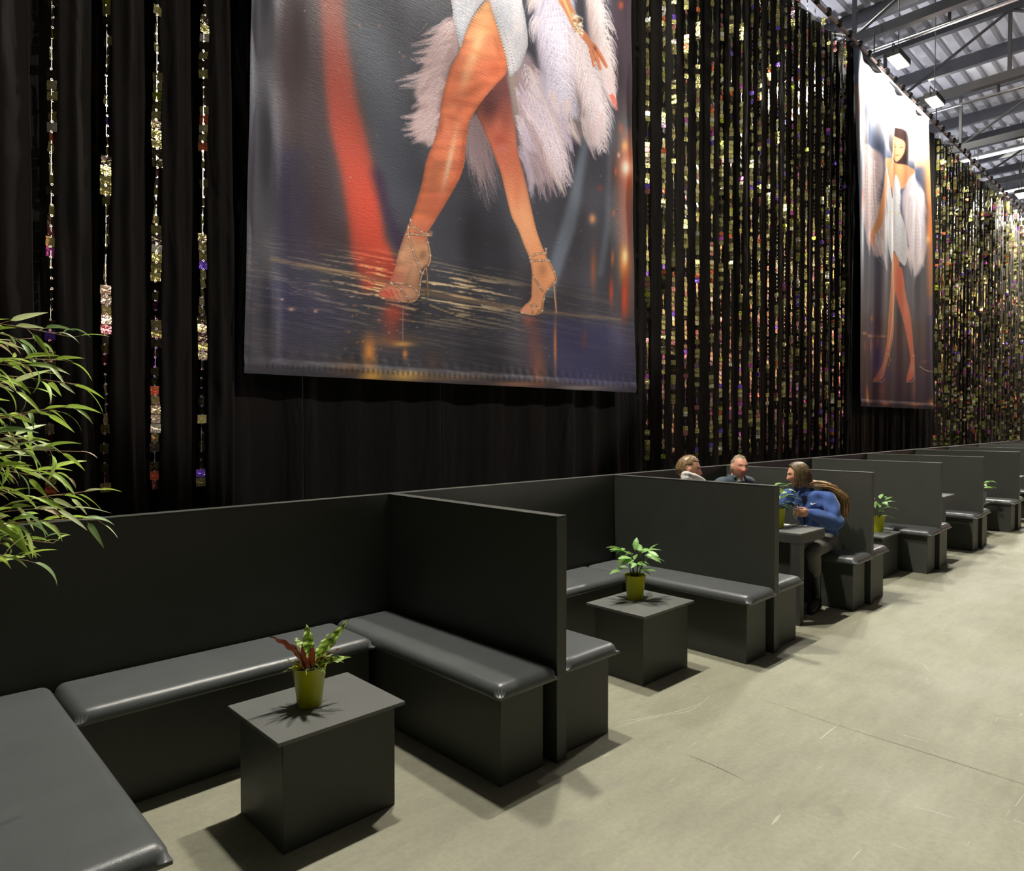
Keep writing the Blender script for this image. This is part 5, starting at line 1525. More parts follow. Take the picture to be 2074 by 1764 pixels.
def limb(bm, pts, rads, seg=14, side=None, ends=True):
    """tapered limb through joints, rounded at both ends, densely sampled"""
    P = spline(pts, 6, False)
    k = np.linspace(0, len(pts) - 1, len(P))
    R = []
    for v in k:
        i = min(int(v), len(rads) - 2); f = v - i
        a, b = rads[i], rads[i + 1]
        a = a if isinstance(a, tuple) else (a, a); b = b if isinstance(b, tuple) else (b, b)
        R.append((a[0] * (1 - f) + b[0] * f, a[1] * (1 - f) + b[1] * f))
    add_tube(bm, [tuple(p) for p in P], R, seg, True, side)
    if ends:
        for p, r in ((pts[0], R[0]), (pts[-1], R[-1])):
            add_sphere(bm, tuple(p), min(r) * 0.99, 12, 8)


def head_basis(az, el=0.0, tilt=0.0):
    f = dirv(az, el); l = Vector((-math.sin(az), math.cos(az), 0)); u = f.cross(l)
    M = Matrix((f, l, u)).transposed()
    return M @ Matrix.Rotation(tilt, 3, 'X')


def head_shape(n_u=72, n_v=54, grow=0.0, female=False):
    th = np.linspace(0, 2 * PI, n_u, endpoint=False); ph = np.linspace(-PI / 2 + 0.02, PI / 2 - 0.02, n_v)
    T, Ph = np.meshgrid(th, ph)
    dx, dy, dz = np.cos(Ph) * np.cos(T), np.cos(Ph) * np.sin(T), np.sin(Ph)
    x, y, z = dx * 0.094, dy * 0.074, dz * 0.118
    lo = np.clip(-dz, 0, 1)
    y = y * (1 - (0.34 if female else 0.24) * lo ** 1.3)
    x = np.where(dx < 0, x * (1.10 - 0.42 * lo), x * (1.0 - 0.10 * lo ** 2))
    x = x + 0.012 * lo * (dx > -0.2)
    z = np.where(z > 0, z * 0.98, z)
    fr = np.clip(dx * 2.2, 0, 1)
    G = lambda a, b, s: np.exp(-((a - b) / s) ** 2)
    ay = np.abs(y)
    x = x + fr * 0.006 * G(z, 0.026, 0.012) * np.exp(-(ay / 0.045) ** 2)
    x = x - fr * 0.010 * G(ay, 0.031, 0.015) * G(z, 0.006, 0.011)
    nz_ = np.clip((0.018 - z) / 0.048, 0, 1) * (z > -0.040) + np.clip(1 - (-0.040 - z) / 0.008, 0, 1) * (z <= -0.040) * 1.0
    x = x + fr * (0.020 if female else 0.024) * nz_ * np.exp(-(ay / (0.010 + 0.006 * nz_)) ** 2)
    x = x + fr * 0.004 * G(ay, 0.014, 0.006) * G(z, -0.036, 0.007)
    x = x + fr * 0.0065 * (G(z, -0.056, 0.006) + G(z, -0.070, 0.006)) * np.exp(-(y / 0.020) ** 2)
    x = x - fr * 0.004 * G(z, -0.063, 0.0025) * np.exp(-(y / 0.022) ** 2)
    x = x + fr * 0.007 * G(z, -0.098, 0.014) * np.exp(-(y / 0.022) ** 2)
    x = x + fr * 0.004 * G(ay, 0.042, 0.018) * G(z, -0.022, 0.020)
    P = np.stack([x, y, z], -1)
    if grow:
        n = P / np.linalg.norm(P, axis=-1, keepdims=True)
        P = P + n * grow
    return P


def add_grid_closed(bm, P, M, c):
    nv, nu, _ = P.shape
    vs = [[bm.verts.new(M @ Vector(P[i, j]) + c) for j in range(nu)] for i in range(nv)]
    for i in range(nv - 1):
        for j in range(nu):
            bm.faces.new((vs[i][j], vs[i][(j + 1) % nu], vs[i + 1][(j + 1) % nu], vs[i + 1][j]))
    bm.faces.new(list(reversed(vs[0]))); bm.faces.new(vs[-1])


def add_hand(bm, wrist, d, pn, curl, sc_=1.0, spread=0.10, thumb_side=1, thumb_fold=0.5):
    """d: direction of the fingers, pn: palm normal (fingers curl toward it)"""
    d = Vector(d).normalized(); pn = Vector(pn); pn = (pn - d * pn.dot(d)).normalized(); s = d.cross(pn) * thumb_side
    W = Vector(wrist); k = sc_
    add_tube(bm, [W - d * 0.03 * k, W, W + d * 0.03 * k, W + d * 0.065 * k, W + d * 0.088 * k], [(0.020 * k, 0.016 * k), (0.023 * k, 0.016 * k), (0.034 * k, 0.015 * k), (0.039 * k, 0.013 * k), (0.036 * k, 0.010 * k)], 14, True, side=s)
    lens = [(0.040, 0.026, 0.020), (0.045, 0.028, 0.022), (0.041, 0.026, 0.021), (0.032, 0.020, 0.018)]
    for i in range(4):
        off = (1.5 - i) * 0.0195 * k
        p = W + d * (0.083 - 0.004 * abs(i - 1)) * k + s * off
        dd = (d + s * (1.5 - i) * spread).normalized()
        pts = [p - dd * 0.015 * k, p]; a = 0
        for L_, c_ in zip(lens[i], curl):
            a += c_
            v = dd * math.cos(a) + pn * math.sin(a)
            p = p + v * L_ * k; pts.append(p)
        add_tube(bm, pts, [0.0092 * k, 0.0092 * k, 0.0086 * k, 0.0080 * k, 0.0066 * k], 9)
        add_sphere(bm, pts[-1], 0.0066 * k, 8, 6)
    p = W + d * 0.022 * k + s * 0.024 * k + pn * 0.004 * k
    v1 = (d * 0.62 + s * (0.75 - 0.35 * thumb_fold) + pn * 0.25).normalized(); v2 = (d * 0.85 + s * (0.30 - 0.3 * thumb_fold) + pn * (0.3 + 0.4 * thumb_fold)).normalized()
    q1 = p + v1 * 0.040 * k; q2 = q1 + v2 * 0.031 * k; q3 = q2 + (v2 + pn * 0.3 * thumb_fold).normalized() * 0.024 * k
    add_tube(bm, [p - v1 * 0.012 * k, p, q1, q2, q3], [0.013 * k, 0.0135 * k, 0.0112 * k, 0.0100 * k, 0.0080 * k], 10)
    add_sphere(bm, q3, 0.0080 * k, 8, 6)


def colour_head(me, hc, M, skin, lip, iris, brow, female=False, beard=None, flush=0.0, lids_down=False, open_mouth=False, sc_=1.0):
    co = mesh_co(me); Mi = np.array(M.inverted())
    l = (co - np.array(hc)) @ Mi.T / sc_
    x, y, z = l[:, 0], l[:, 1], l[:, 2]; ay = np.abs(y)
    rgb = np.tile(np.array(skin, np.float32), (len(co), 1))
    near = (np.linalg.norm(l, axis=1) < 0.16)
    G = lambda a, b, s: np.exp(-((a - b) / s) ** 2)
    front = np.clip((x - 0.02) / 0.03, 0, 1) * near

    def mixc(m, c):
        m = (np.clip(m, 0, 1) * front)[:, None]
        rgb[:] = rgb * (1 - m) + np.array(c, np.float32) * m
    mixc(0.5 * G(ay, 0.045, 0.02) * G(z, -0.025, 0.02) * (1 + flush), (skin[0] * 1.0, skin[1] * 0.62, skin[2] * 0.6))
    mixc(0.4 * flush * G(z, 0.0, 0.09), (skin[0] * 0.95, skin[1] * 0.62, skin[2] * 0.62))
    mixc(0.45 * G(ay, 0.0, 0.014) * G(z, -0.033, 0.012) * (0.4 + flush), (skin[0], skin[1] * 0.6, skin[2] * 0.6))
    mixc(0.55 * G(ay, 0.031, 0.017) * G(z, 0.010, 0.009), (skin[0] * 0.55, skin[1] * 0.42, skin[2] * 0.4))
    if beard is not None:
        bm_ = np.clip(((-0.030 - z) / 0.02), 0, 1) * np.clip(1.4 - np.exp(-((ay / 0.022) ** 2 + ((z + 0.045) / 0.012) ** 2)) * 0.4, 0, 1)
        side = np.clip((x + 0.03) / 0.04, 0, 1) * near
        m = (bm_ * side * 0.82)[:, None] * (z > -0.135)[:, None]
        rgb[:] = rgb * (1 - m) + np.array(beard, np.float32) * m
    e = (((ay - 0.031) / 0.0125) ** 2 + ((z - 0.005) / (0.0045 if not lids_down else 0.0022)) ** 2)
    mixc((e < 1.5) * 0.8, (0.06, 0.03, 0.02))
    if not lids_down:
        mixc((e < 0.8) * 1.0, (0.62, 0.58, 0.55)); mixc(((((ay - 0.031) / 0.005) ** 2 + ((z - 0.005) / 0.0045) ** 2) < 1) * 1.0, iris)
    bz = 0.024 + 0.10 * (0.035 - ay) * (0.035 - ay > 0) * -1
    mixc(0.85 * (np.abs(z - (0.0235 - 2.2 * (ay - 0.033) ** 2 / 0.03 * 0.15)) < 0.0035) * (ay > 0.012) * (ay < 0.050), brow)
    mixc(((np.abs(y) / 0.025) ** 2 + ((z + 0.062) / 0.0105) ** 2 < 1) * 0.9, lip)
    if open_mouth:
        mixc((np.abs(y) / 0.019) ** 2 + ((z + 0.063) / 0.0055) ** 2 < 1, (0.10, 0.02, 0.02))
        mixc(((np.abs(y) / 0.015) ** 2 + ((z + 0.0605) / 0.0022) ** 2 < 1) * 0.9, (0.8, 0.76, 0.7))
    else:
        mixc(((np.abs(y) / 0.024) ** 2 + ((z + 0.063 - 8 * y * y) / 0.0016) ** 2 < 1) * 0.9, (0.12, 0.03, 0.03))
    set_vcol(me, rgb)


M_SKIN = vcol_mat('skin', 0.45, 0.4, bump=0.05, sss=0.12)


def hair_mat(name, c0, c1, rough=0.38):
    m = mat(name, c0, rough, spec=0.5)
    nt = m.node_tree; N = nt.nodes.new; L = nt.links.new; b = nt.nodes['Principled BSDF']
    tc = N('ShaderNodeTexCoord'); n = N('ShaderNodeTexNoise'); n.inputs['Scale'].default_value = 60; n.inputs['Detail'].default_value = 3
    mp = N('ShaderNodeMapping'); mp.inputs['Scale'].default_value = (1, 1, 0.12); L(tc.outputs['Object'], mp.inputs[0]); L(mp.outputs[0], n.inputs['Vector'])
    a = N('ShaderNodeAttribute'); a.attribute_name = 'Col'
    mx = N('ShaderNodeMix'); mx.data_type = 'RGBA'; mx.blend_type = 'MULTIPLY'; mx.inputs[0].default_value = 1
    r = N('ShaderNodeValToRGB'); r.color_ramp.elements[0].color = (0.45, 0.45, 0.45, 1); r.color_ramp.elements[1].color = (1.5, 1.5, 1.5, 1); r.color_ramp.elements[0].position = 0.3; r.color_ramp.elements[1].position = 0.7
    L(n.outputs[0], r.inputs[0]); L(a.outputs['Color'], mx.inputs[6]); L(r.outputs[0], mx.inputs[7]); L(mx.outputs[2], b.inputs['Base Color'])
    return m


M_HAIR = hair_mat('hair', (0.1, 0.06, 0.03, 1), None)


def short_hair(parent, hc, M, col, name='hair', thick=0.010, hairline=0.062, temple=0.0, sc_=1.0, seed=0, ragged=0.004):
    P = head_shape(72, 54, 0.0) * sc_
    r = np.random.RandomState(seed)
    n = P / np.linalg.norm(P, axis=-1, keepdims=True)
    x, y, z = P[..., 0] / sc_, P[..., 1] / sc_, P[..., 2] / sc_
    edge = np.minimum(1, np.clip((z - np.where(x > 0.015, hairline - 0.35 * np.clip(0.055 - np.abs(y), 0, 1) * 0, np.where(x > -0.035, 0.030 + temple, -0.062))) / 0.02, 0, 1))
    g = r.rand(*z.shape)
    Q = P + n * ((-0.006 + (thick + 0.006) * edge + ragged * (g - 0.5) * edge)[..., None])
    bm = bmesh.new(); add_grid_closed(bm, Q, M, Vector(hc))
    me = bpy.data.meshes.new(name); bm.to_mesh(me); bm.free()
    o = link(name, me, M_HAIR, parent, smooth=True)
    # tufts
    bm = bmesh.new()
    idx = np.argwhere(edge > 0.75)
    pick = idx[r.choice(len(idx), 900)]
    for i, j in pick:
        p = Q[i, j]; nn = n[i, j]; t_ = np.array([0.5, 0, 0.4]) - nn * np.dot([0.5, 0, 0.4], nn); t_ = t_ / (np.linalg.norm(t_) + 1e-6)
        v = nn * 0.45 + t_ * (0.8 if x[i, j] > 0 else -0.6) + (r.rand(3) - 0.5) * 0.7
        L_ = 0.010 + 0.010 * r.rand()
        a = M @ Vector(p - nn * 0.002) + Vector(hc); b_ = M @ Vector(p + v * L_) + Vector(hc)
        s_ = M @ Vector(np.cross(nn, v) / (np.linalg.norm(np.cross(nn, v)) + 1e-6) * 0.0016)
        vs = [bm.verts.new(a - s_), bm.verts.new(a + s_), bm.verts.new(b_)]
        bm.faces.new(vs)
    me2 = bpy.data.meshes.new('hair_tuft'); bm.to_mesh(me2); bm.free()
    o2 = link('hair_tuft', me2, M_HAIR, parent); o2['kind'] = 'stuff'
    for m_ in (me, me2):
        c = np.tile(np.array(col, np.float32), (len(m_.vertices), 1)) * (0.7 + 0.6 * r.rand(len(m_.vertices), 1)); set_vcol(m_, c)
    return o


def cloth(parent, name, bm, voxel, material, wr=0.006, freq=26, seed=0, it=3):
    me = remeshed(bm, voxel, it)
    co, no = mesh_co(me).astype(float), mesh_no(me)
    s = seed
    f = (np.sin(co[:, 0] * freq + 2.2 * np.sin(co[:, 2] * freq * .7 + s) + s) * np.sin(co[:, 2] * freq * 1.3 + 1.6 * np.sin(co[:, 1] * freq * .8) + s)
         + 0.5 * np.sin(co[:, 1] * freq * 1.9 + co[:, 2] * freq * 1.2 + 2 * np.sin(co[:, 0] * freq)))
    co = co + no * (f * wr * 0.6)[:, None]
    me.vertices.foreach_set('co', co.astype(np.float32).ravel()); me.update()
    return link(name, me, material, parent, smooth=True)


M_BLUE = mat('blue_fleece', (0.050, 0.105, 0.33, 1), 0.85, sheen=0.4, bump=0.15, bscale=250)
M_NAVY = mat('navy_trim', (0.010, 0.012, 0.028, 1), 0.8)
M_GREYT = mat('grey_trousers', (0.145, 0.142, 0.130, 1), 0.9, bump=0.15, bscale=300)
M_BOOT = mat('black_leather', (0.012, 0.012, 0.012, 1), 0.35, bump=0.1, bscale=80)
M_WHITEC = mat('white_shirt', (0.66, 0.62, 0.60, 1), 0.8)
M_LOGO = mat('white_logo', (0.9, 0.9, 0.92, 1), 0.5)
M_HOOD = mat('white_grey_sweater', (0.62, 0.60, 0.58, 1), 0.9, bump=0.2, bscale=200)
M_SLATE = mat('slate_jacket', (0.055, 0.078, 0.098, 1), 0.75, bump=0.1, bscale=200)
M_DKTR = mat('dark_trousers', (0.02, 0.022, 0.03, 1), 0.85)
V = Vector


def body(parent, J, hc, M, voxel, sc_=1.0, ear=True):
    bm = bmesh.new()
    female = J.get('female', False)
    add_grid_closed(bm, head_shape(female=female) * sc_, M, V(hc))
    for s in (-1, 1):
        c = V(hc) + M @ V((-0.006, s * 0.076, -0.006)) * sc_
        r_ = bmesh.ops.create_uvsphere(bm, u_segments=12, v_segments=8, radius=0.030 * sc_)['verts']
        for v in r_:
            v.co = M @ V((v.co.x * 0.62, v.co.y * 0.30, v.co.z)) + c
    limb(bm, [V(J['neck']), V(J['neck']) * 0.45 + (V(hc) + M @ V((-0.022, 0, -0.06)) * sc_) * 0.55, V(hc) + M @ V((-0.022, 0, -0.035)) * sc_], [0.056 * sc_, 0.052 * sc_, 0.054 * sc_])
    side = (V(J['shl']) - V(J['shr'])).normalized()
    limb(bm, [V(J['pelvis']) - V((0, 0, 0.01)), V(J['waist']), V(J['chest']), V(J['neck']) - V((0, 0, 0.03))], [(0.145 * sc_, 0.095 * sc_), (0.115 * sc_, 0.085 * sc_), (0.145 * sc_, 0.095 * sc_), (0.075 * sc_, 0.055 * sc_)], 18, side)
    for s in ('l', 'r'):
        sh = V(J['sh' + s]); el = V(J['el' + s]); wr = V(J['wr' + s])
        limb(bm, [V(J['chest']) * 0.35 + sh * 0.65, sh, sh.lerp(el, 0.5), el, el.lerp(wr, 0.4), wr], [0.048 * sc_, 0.046 * sc_, 0.040 * sc_, 0.034 * sc_, 0.034 * sc_, 0.022 * sc_])
        h = J['hand' + s]
        add_hand(bm, wr, h[0], h[1], h[2], sc_ * 0.97, 0.06, h[3], h[4] if len(h) > 4 else 0.4)
        hp, kn, an, toe = (V(J[k + s]) for k in ('hip', 'knee', 'ank', 'toe'))
        limb(bm, [V(J['pelvis']).lerp(hp, 0.6), hp, hp.lerp(kn, 0.5), kn, kn.lerp(an, 0.35), an], [0.080 * sc_, 0.078 * sc_, 0.066 * sc_, 0.050 * sc_, 0.048 * sc_, 0.032 * sc_])
        limb(bm, [an, an.lerp(toe, 0.5) - V((0, 0, 0.01)), toe], [0.032 * sc_, 0.032 * sc_, 0.026 * sc_])
    me = remeshed(bm, voxel, 2)
    return me


def torso_cloth(bm, J, sc_, g=0.018, arms=True, cuff=0.0, low=0.0):
    side = (V(J['shl']) - V(J['shr'])).normalized()
    limb(bm, [V(J['pelvis']) + V((0, 0, low)), V(J['waist']), V(J['chest']), V(J['neck']) - V((0, 0, 0.045))], [(0.158 * sc_ + g, 0.108 * sc_ + g), (0.140 * sc_ + g, 0.100 * sc_ + g), (0.155 * sc_ + g, 0.105 * sc_ + g), (0.085 * sc_ + g, 0.06 * sc_ + g)], 20, side)
    for s in ('l', 'r'):
        sh = V(J['sh' + s]); el = V(J['el' + s]); wr = V(J['wr' + s]); wr = wr + (el - wr).normalized() * cuff
        limb(bm, [V(J['neck']) * 0.55 + sh * 0.45 - V((0, 0, 0.02)), sh, sh.lerp(el, 0.5), el, el.lerp(wr, 0.5), wr], [0.045 * sc_ + g * .6, 0.050 * sc_ + g, 0.046 * sc_ + g, 0.042 * sc_ + g, 0.038 * sc_ + g, 0.026 * sc_ + g * 0.6])


def trousers(parent, J, sc_, material, name='trousers', end=0.0):
    bm = bmesh.new(); g = 0.010
    side = (V(J['shl']) - V(J['shr'])).normalized()
    limb(bm, [V(J['pelvis']) + V((0, 0, -0.03)), V(J['pelvis']) + V((0, 0, 0.09))], [(0.150 * sc_ + g, 0.105 * sc_ + g), (0.135 * sc_ + g, 0.098 * sc_ + g)], 18, side)
    for s in ('l', 'r'):
        hp, kn, an = (V(J[k + s]) for k in ('hip', 'knee', 'ank'))
        an = an + (kn - an) * end
        limb(bm, [V(J['pelvis']).lerp(hp, 0.6), hp, hp.lerp(kn, 0.5), kn, kn.lerp(an, 0.5), an], [0.083 * sc_ + g, 0.086 * sc_ + g, 0.072 * sc_ + g, 0.060 * sc_ + g, 0.052 * sc_ + g, 0.040 * sc_ + g])
    return cloth(parent, name, bm, 0.010, material, 0.004, 24, 2)


def boots(parent, J, sc_, high, material=None):
    for s in ('l', 'r'):
        kn, an, toe = (V(J[k + s]) for k in ('knee', 'ank', 'toe'))
        bm = bmesh.new()
        heel = an + (an - toe).normalized() * 0.032; heel.z = 0.035
        limb(bm, [an.lerp(kn, high), an.lerp(kn, high * .5), an, V((heel.x, heel.y, 0.045))], [0.056 * sc_, 0.050 * sc_, 0.044 * sc_, 0.036 * sc_])
        limb(bm, [V((heel.x, heel.y, 0.036)), V(((heel.x + toe.x) / 2, (heel.y + toe.y) / 2, 0.045)), V((toe.x, toe.y, 0.030))], [0.044, 0.048, 0.036])
        limb(bm, [an, an.lerp(toe, 0.6), toe], [0.047 * sc_ + .004, 0.047, 0.034])
        me = remeshed(bm, 0.007, 3)
        co = mesh_co(me); co[:, 2] = np.maximum(co[:, 2], 0.003); me.vertices.foreach_set('co', co.ravel())
        link('boot', me, material or M_BOOT, parent, smooth=True)


# ---- woman in blue, seated against the far divider, holding a glass
W = empty('person', (6.38, 2.62, 0.0), label='woman in blue zip jacket and grey trousers with long brown hair, holding a glass', cat='person', group='people in the third booth')
def rel(J, o):
    out = {}
    for k, v in J.items():
        out[k] = (v[0] - o[0], v[1] - o[1], v[2] - o[2]) if isinstance(v, tuple) and len(v) == 3 and all(isinstance(q, (int, float)) for q in v) and not k.startswith('hand') else v
    return out


O = (6.38, 2.62, 0.0)
J = rel(dict(pelvis=(6.43, 2.61, 0.585), waist=(6.40, 2.62, 0.74), chest=(6.34, 2.65, 0.90), neck=(6.30, 2.68, 1.045), shl=(6.33, 2.485, 0.965), shr=(6.30, 2.835, 0.965),
             ell=(6.27, 2.405, 0.765), elr=(6.22, 2.955, 0.785), wrl=(6.045, 2.545, 0.865), wrr=(6.06, 2.84, 0.790),
             hipl=(6.42, 2.52, 0.580), hipr=(6.42, 2.71, 0.580), kneel=(5.985, 2.475, 0.535), kneer=(6.0, 2.73, 0.535), ankl=(6.11, 2.50, 0.10), ankr=(6.12, 2.74, 0.10), toel=(5.93, 2.475, 0.03), toer=(5.94, 2.72, 0.03)), O)
J['female'] = True
HC = V((6.255 - O[0], 2.735 - O[1], 1.172)); HM = head_basis(PI - 0.86, -0.10, 0.05)
J['handl'] = (V((-1, 0.12, -0.04)), V((0.12, 1, 0)), (0.70, 0.75, 0.5), -1, 0.9)
J['handr'] = (V((-1, -0.35, -0.10)), V((0, 0, -1)), (0.10, 0.12, 0.1), -1, 0.1)
SC_W = 0.93
me = body(W, J, HC, HM, 0.0052, SC_W)
colour_head(me, HC, HM, (0.62, 0.33, 0.21), (0.50, 0.13, 0.11), (0.05, 0.03, 0.02), (0.10, 0.05, 0.03), True, lids_down=True, open_mouth=True, sc_=SC_W)
link('body', me, M_SKIN, W, smooth=True)
bm = bmesh.new(); torso_cloth(bm, J, SC_W, 0.025, cuff=0.012, low=0.02)
jk = cloth(W, 'jacket', bm, 0.009, M_BLUE, 0.012, 24, 1)
# stand-up collar, zip, shirt front, chest logo: laid on the jacket with a ray
bvh = BVHTree.FromPolygons([tuple(v.co) for v in jk.data.vertices], [tuple(p.vertices) for p in jk.data.polygons])


def on_jacket(y, z, off=0.003):
    h = bvh.ray_cast(V((-0.6, y, z)), V((1, 0, 0)))
    return (h[0] + V((-off, 0, 0))) if h[0] is not None else V((-0.13, y, z))


def patch(name, poly, m, off=0.003, fan=True):
    bm = bmesh.new()
    r0 = [bm.verts.new(on_jacket(p[0], p[1], off)) for p in poly]; r1 = [bm.verts.new(on_jacket(p[0], p[1], off) + V((0.004, 0, 0))) for p in poly]
    bm.faces.new(r0); bm.faces.new(list(reversed(r1)))
    for i in range(len(poly)): bm.faces.new((r0[i], r1[i], r1[(i + 1) % len(poly)], r0[(i + 1) % len(poly)]))
    bmesh.ops.triangulate(bm, faces=bm.faces)
    return obj(name, bm, m, W)


def strip(name, cl, w, m, off=0.003):
    bm = bmesh.new(); prev = None
    for i, (y, z) in enumerate(cl):
        ww = w[i] if isinstance(w, list) else w
        a, b_ = bm.verts.new(on_jacket(y - ww, z, off)), bm.verts.new(on_jacket(y + ww, z, off))
        if prev: bm.faces.new((prev[0], prev[1], b_, a))
        prev = (a, b_)
    return obj(name, bm, m, W)


cy = 0.035
strip('zip_placket', [(cy + 0.002 * i, 0.985 - 0.022 * i) for i in range(13)], [0.022, 0.020, 0.017, 0.014] + [0.009] * 9, M_NAVY, 0.004)
bm = bmesh.new(); limb(bm, [V(J['neck']) + V((0.012, 0, -0.06)), V(J['neck']) + V((0.0, 0, -0.005))], [0.079, 0.070], 18, ends=False)
me = bpy.data.meshes.new('collar'); bm.faces.ensure_lookup_table(); bmesh.ops.delete(bm, geom=[f for f in bm.faces if len(f.verts) > 4], context='FACES')
bmesh.ops.delete(bm, geom=[f for f in bm.faces if f.calc_center_median().x < J['neck'][0] - 0.045 and abs(f.calc_center_median().y - J['neck'][1]) < 0.034], context='FACES')
bm.to_mesh(me); bm.free(); c = link('collar', me, M_BLUE, W, smooth=True); md = c.modifiers.new('t', 'SOLIDIFY'); md.thickness = 0.008
nk = V(J['neck'])
bm = bmesh.new()
for s in (-1, 1):
    vs = [bm.verts.new(nk + V(p)) for p in ((-0.062, s * 0.004, -0.085), (-0.058, s * 0.030, -0.030), (-0.040, s * 0.046, 0.005), (-0.058, s * 0.018, -0.012))]
    bm.faces.new(vs if s > 0 else list(reversed(vs)))
o = obj('shirt_collar', bm, M_WHITEC, W); md = o.modifiers.new('t', 'SOLIDIFY'); md.thickness = 0.004
# tick-shaped chest mark
ly, lz = -0.042, 0.921
sw = [(0.026, 0.008), (0.0225, 0.010), (0.0205, 0.004), (0.016, 0.0015), (0.008, 0.002), (-0.027, 0.0125), (0.006, -0.0075), (0.014, -0.0105), (0.021, -0.009), (0.0255, -0.004)]
patch('chest_logo', [(ly + a, lz + b_) for a, b_ in sw], M_LOGO, 0.004)
bm = bmesh.new(); limb(bm, [V(J['pelvis']) + V((0, 0, -0.03)), V(J['pelvis']) + V((0, 0, 0.06)), V(J['waist']) + V((0, 0, 0.02))], [(0.160, 0.120), (0.158, 0.120), (0.145, 0.112)], 18, (V(J['shl']) - V(J['shr'])))
cloth(W, 'shaded_jacket_bottom', bm, 0.010, M_NAVY, 0.004, 24, 5)  # dark navy colour stands in for shade on the jacket's lower part
trousers(W, J, SC_W, M_GREYT, end=0.45)
boots(W, J, SC_W, 0.62)
# long hair
rh = random.Random(5)
bm = bmesh.new(); hcol = []
HX_ = HM
def scalp(az, el, r_=1.0):
    d = V((math.cos(az) * math.cos(el), math.sin(az) * math.cos(el), math.sin(el)))
    return V((d.x * 0.104 * (1.08 if d.x < 0 else 1), d.y * 0.084, d.z * 0.124)) * SC_W * r_
for k in range(800):
    s = 1 if rh.random() < 0.62 else -1             # head-left (towards the viewer) or head-right side of the parting
    a0 = rh.uniform(0.12, 1.0)
    # path over the scalp from the parting to beside or behind the ear
    top_x = rh.uniform(-0.075, 0.062)
    el1 = rh.uniform(-0.35, -0.05)
    azt = s * (1.05 + (0.062 - top_x) * 15.0)
    azt = max(-PI, min(PI, azt))
    p0 = V((top_x, s * 0.004, 0)); p0.z = 0.121 * math.sqrt(max(0.02, 1 - (top_x / (0.112 if top_x < 0 else 0.104)) ** 2)) * SC_W
    r_ = rh.uniform(0.99, 1.06)
    p0 = p0 * r_
    pts = [p0, (p0.lerp(scalp(azt, 0.55, r_), 0.55)).normalized() * (scalp(azt, 0.8, r_).length * 1.01), scalp(azt, 0.45, r_), scalp(azt, 0.0, r_ * 1.02), scalp(azt, -0.42, r_ * 1.05)]
    w = [HC + HX_ @ p for p in pts]
    # then down over the left shoulder and the back
    last = w[-1]
    q = rh.random() ** 0.8
    if rh.random() < 0.88:
        jx, jy = rh.gauss(0, 0.012), rh.gauss(0, 0.014)
        e0 = last + V((0.012, -0.012, -0.045))
        ex = None
        if rh.random() < 0.62 and s > 0:
            e1 = V((-0.105 + 0.05 * q + jx, 0.045 - 0.03 * q + jy * .6, 1.095 + rh.uniform(-0.02, 0.02)))
            e2 = V((-0.080 + 0.06 * q + jx, -0.045 - 0.02 * q + jy, 1.070 + rh.uniform(-0.005, 0.02)))
            e3 = V((-0.040 + 0.06 * q + jx, -0.135 - 0.02 * q + jy, 1.048 + rh.uniform(-0.004, 0.02)))
            e4 = V((0.050 + 0.04 * q + jx, -0.215 - 0.015 * q + jy, 0.965 + rh.uniform(-0.02, 0.02)))
            ex = V((0.075 + 0.03 * q + 1.3 * jx, -0.205 - 0.01 * q + 1.4 * jy, 0.78 + rh.uniform(0, 0.12)))
            del w[-1]; last = w[-1]
        else:
            e1 = V((0.03 - 0.10 * q + jx * .5, 0.06 - 0.12 * q + jy * .5, 1.100 + rh.uniform(-0.015, 0.02)))
            e2 = V((0.095 - 0.11 * q + jx, -0.02 - 0.14 * q + jy, 1.072 + rh.uniform(-0.02, 0.012)))
            e3 = V((0.120 - 0.055 * q + jx, -0.04 - 0.145 * q + jy, 0.965 + rh.uniform(-0.02, 0.02)))
            e4 = V((0.130 - 0.04 * q + 1.3 * jx, -0.03 - 0.155 * q + 1.4 * jy, 0.76 + rh.uniform(0, 0.10)))
    else:
        ex = None; e1 = V((-0.02, 0.17, 1.03)) + V((rh.gauss(0, .01), rh.gauss(0, .012), 0)); e2 = e1 + V((0.05, 0.03, -0.06)); e3 = e2 + V((0.06, 0.01, -0.08)); e4 = e3 + V((0.02, 0, -0.10))
        e0 = last.lerp(e1, 0.4)
        if rh.random() < 0.40 or abs(azt) > 2.0:
            del w[3:]
            e1 = w[-1].lerp(e2, 0.62) + V((0.03, -0.025, 0.045 * rh.uniform(0.3, 1.1))); e0 = w[-1].lerp(e2, 0.30) + V((0.026, -0.022, 0.030 * rh.uniform(0.4, 1.2)))
    w += ([e0, e1, e2, e3, e4] if ex is None else [e0, e1, e2, e3, e4, ex])
    C = spline([tuple(p) for p in w], 3, False)
    n0 = len(bm.verts)
    n = len(C)
    add_tube(bm, [tuple(p) for p in C], [(0.0052 if i < n * 0.55 else 0.0048) * (1 - 0.7 * max(0, (i / n - 0.6) / 0.4)) for i in range(n)], 4)
    base = (0.115, 0.078, 0.040); tipc = (0.46, 0.27, 0.12); v_ = rh.uniform(0.7, 1.3)
    for i in range(n):
        f = max(0, (i / n - 0.35) / 0.65)
        for _ in range(4): hcol.append([v_ * (base[j] * (1 - f) + tipc[j] * f) for j in range(3)])
me = bpy.data.meshes.new('hair'); bm.to_mesh(me); bm.free()
set_vcol(me, np.array(hcol, np.float32)); link('hair', me, M_HAIR, W, smooth=True)
P = head_shape(60, 46, 0.004, True) * SC_W
bm = bmesh.new(); Q = P.copy()
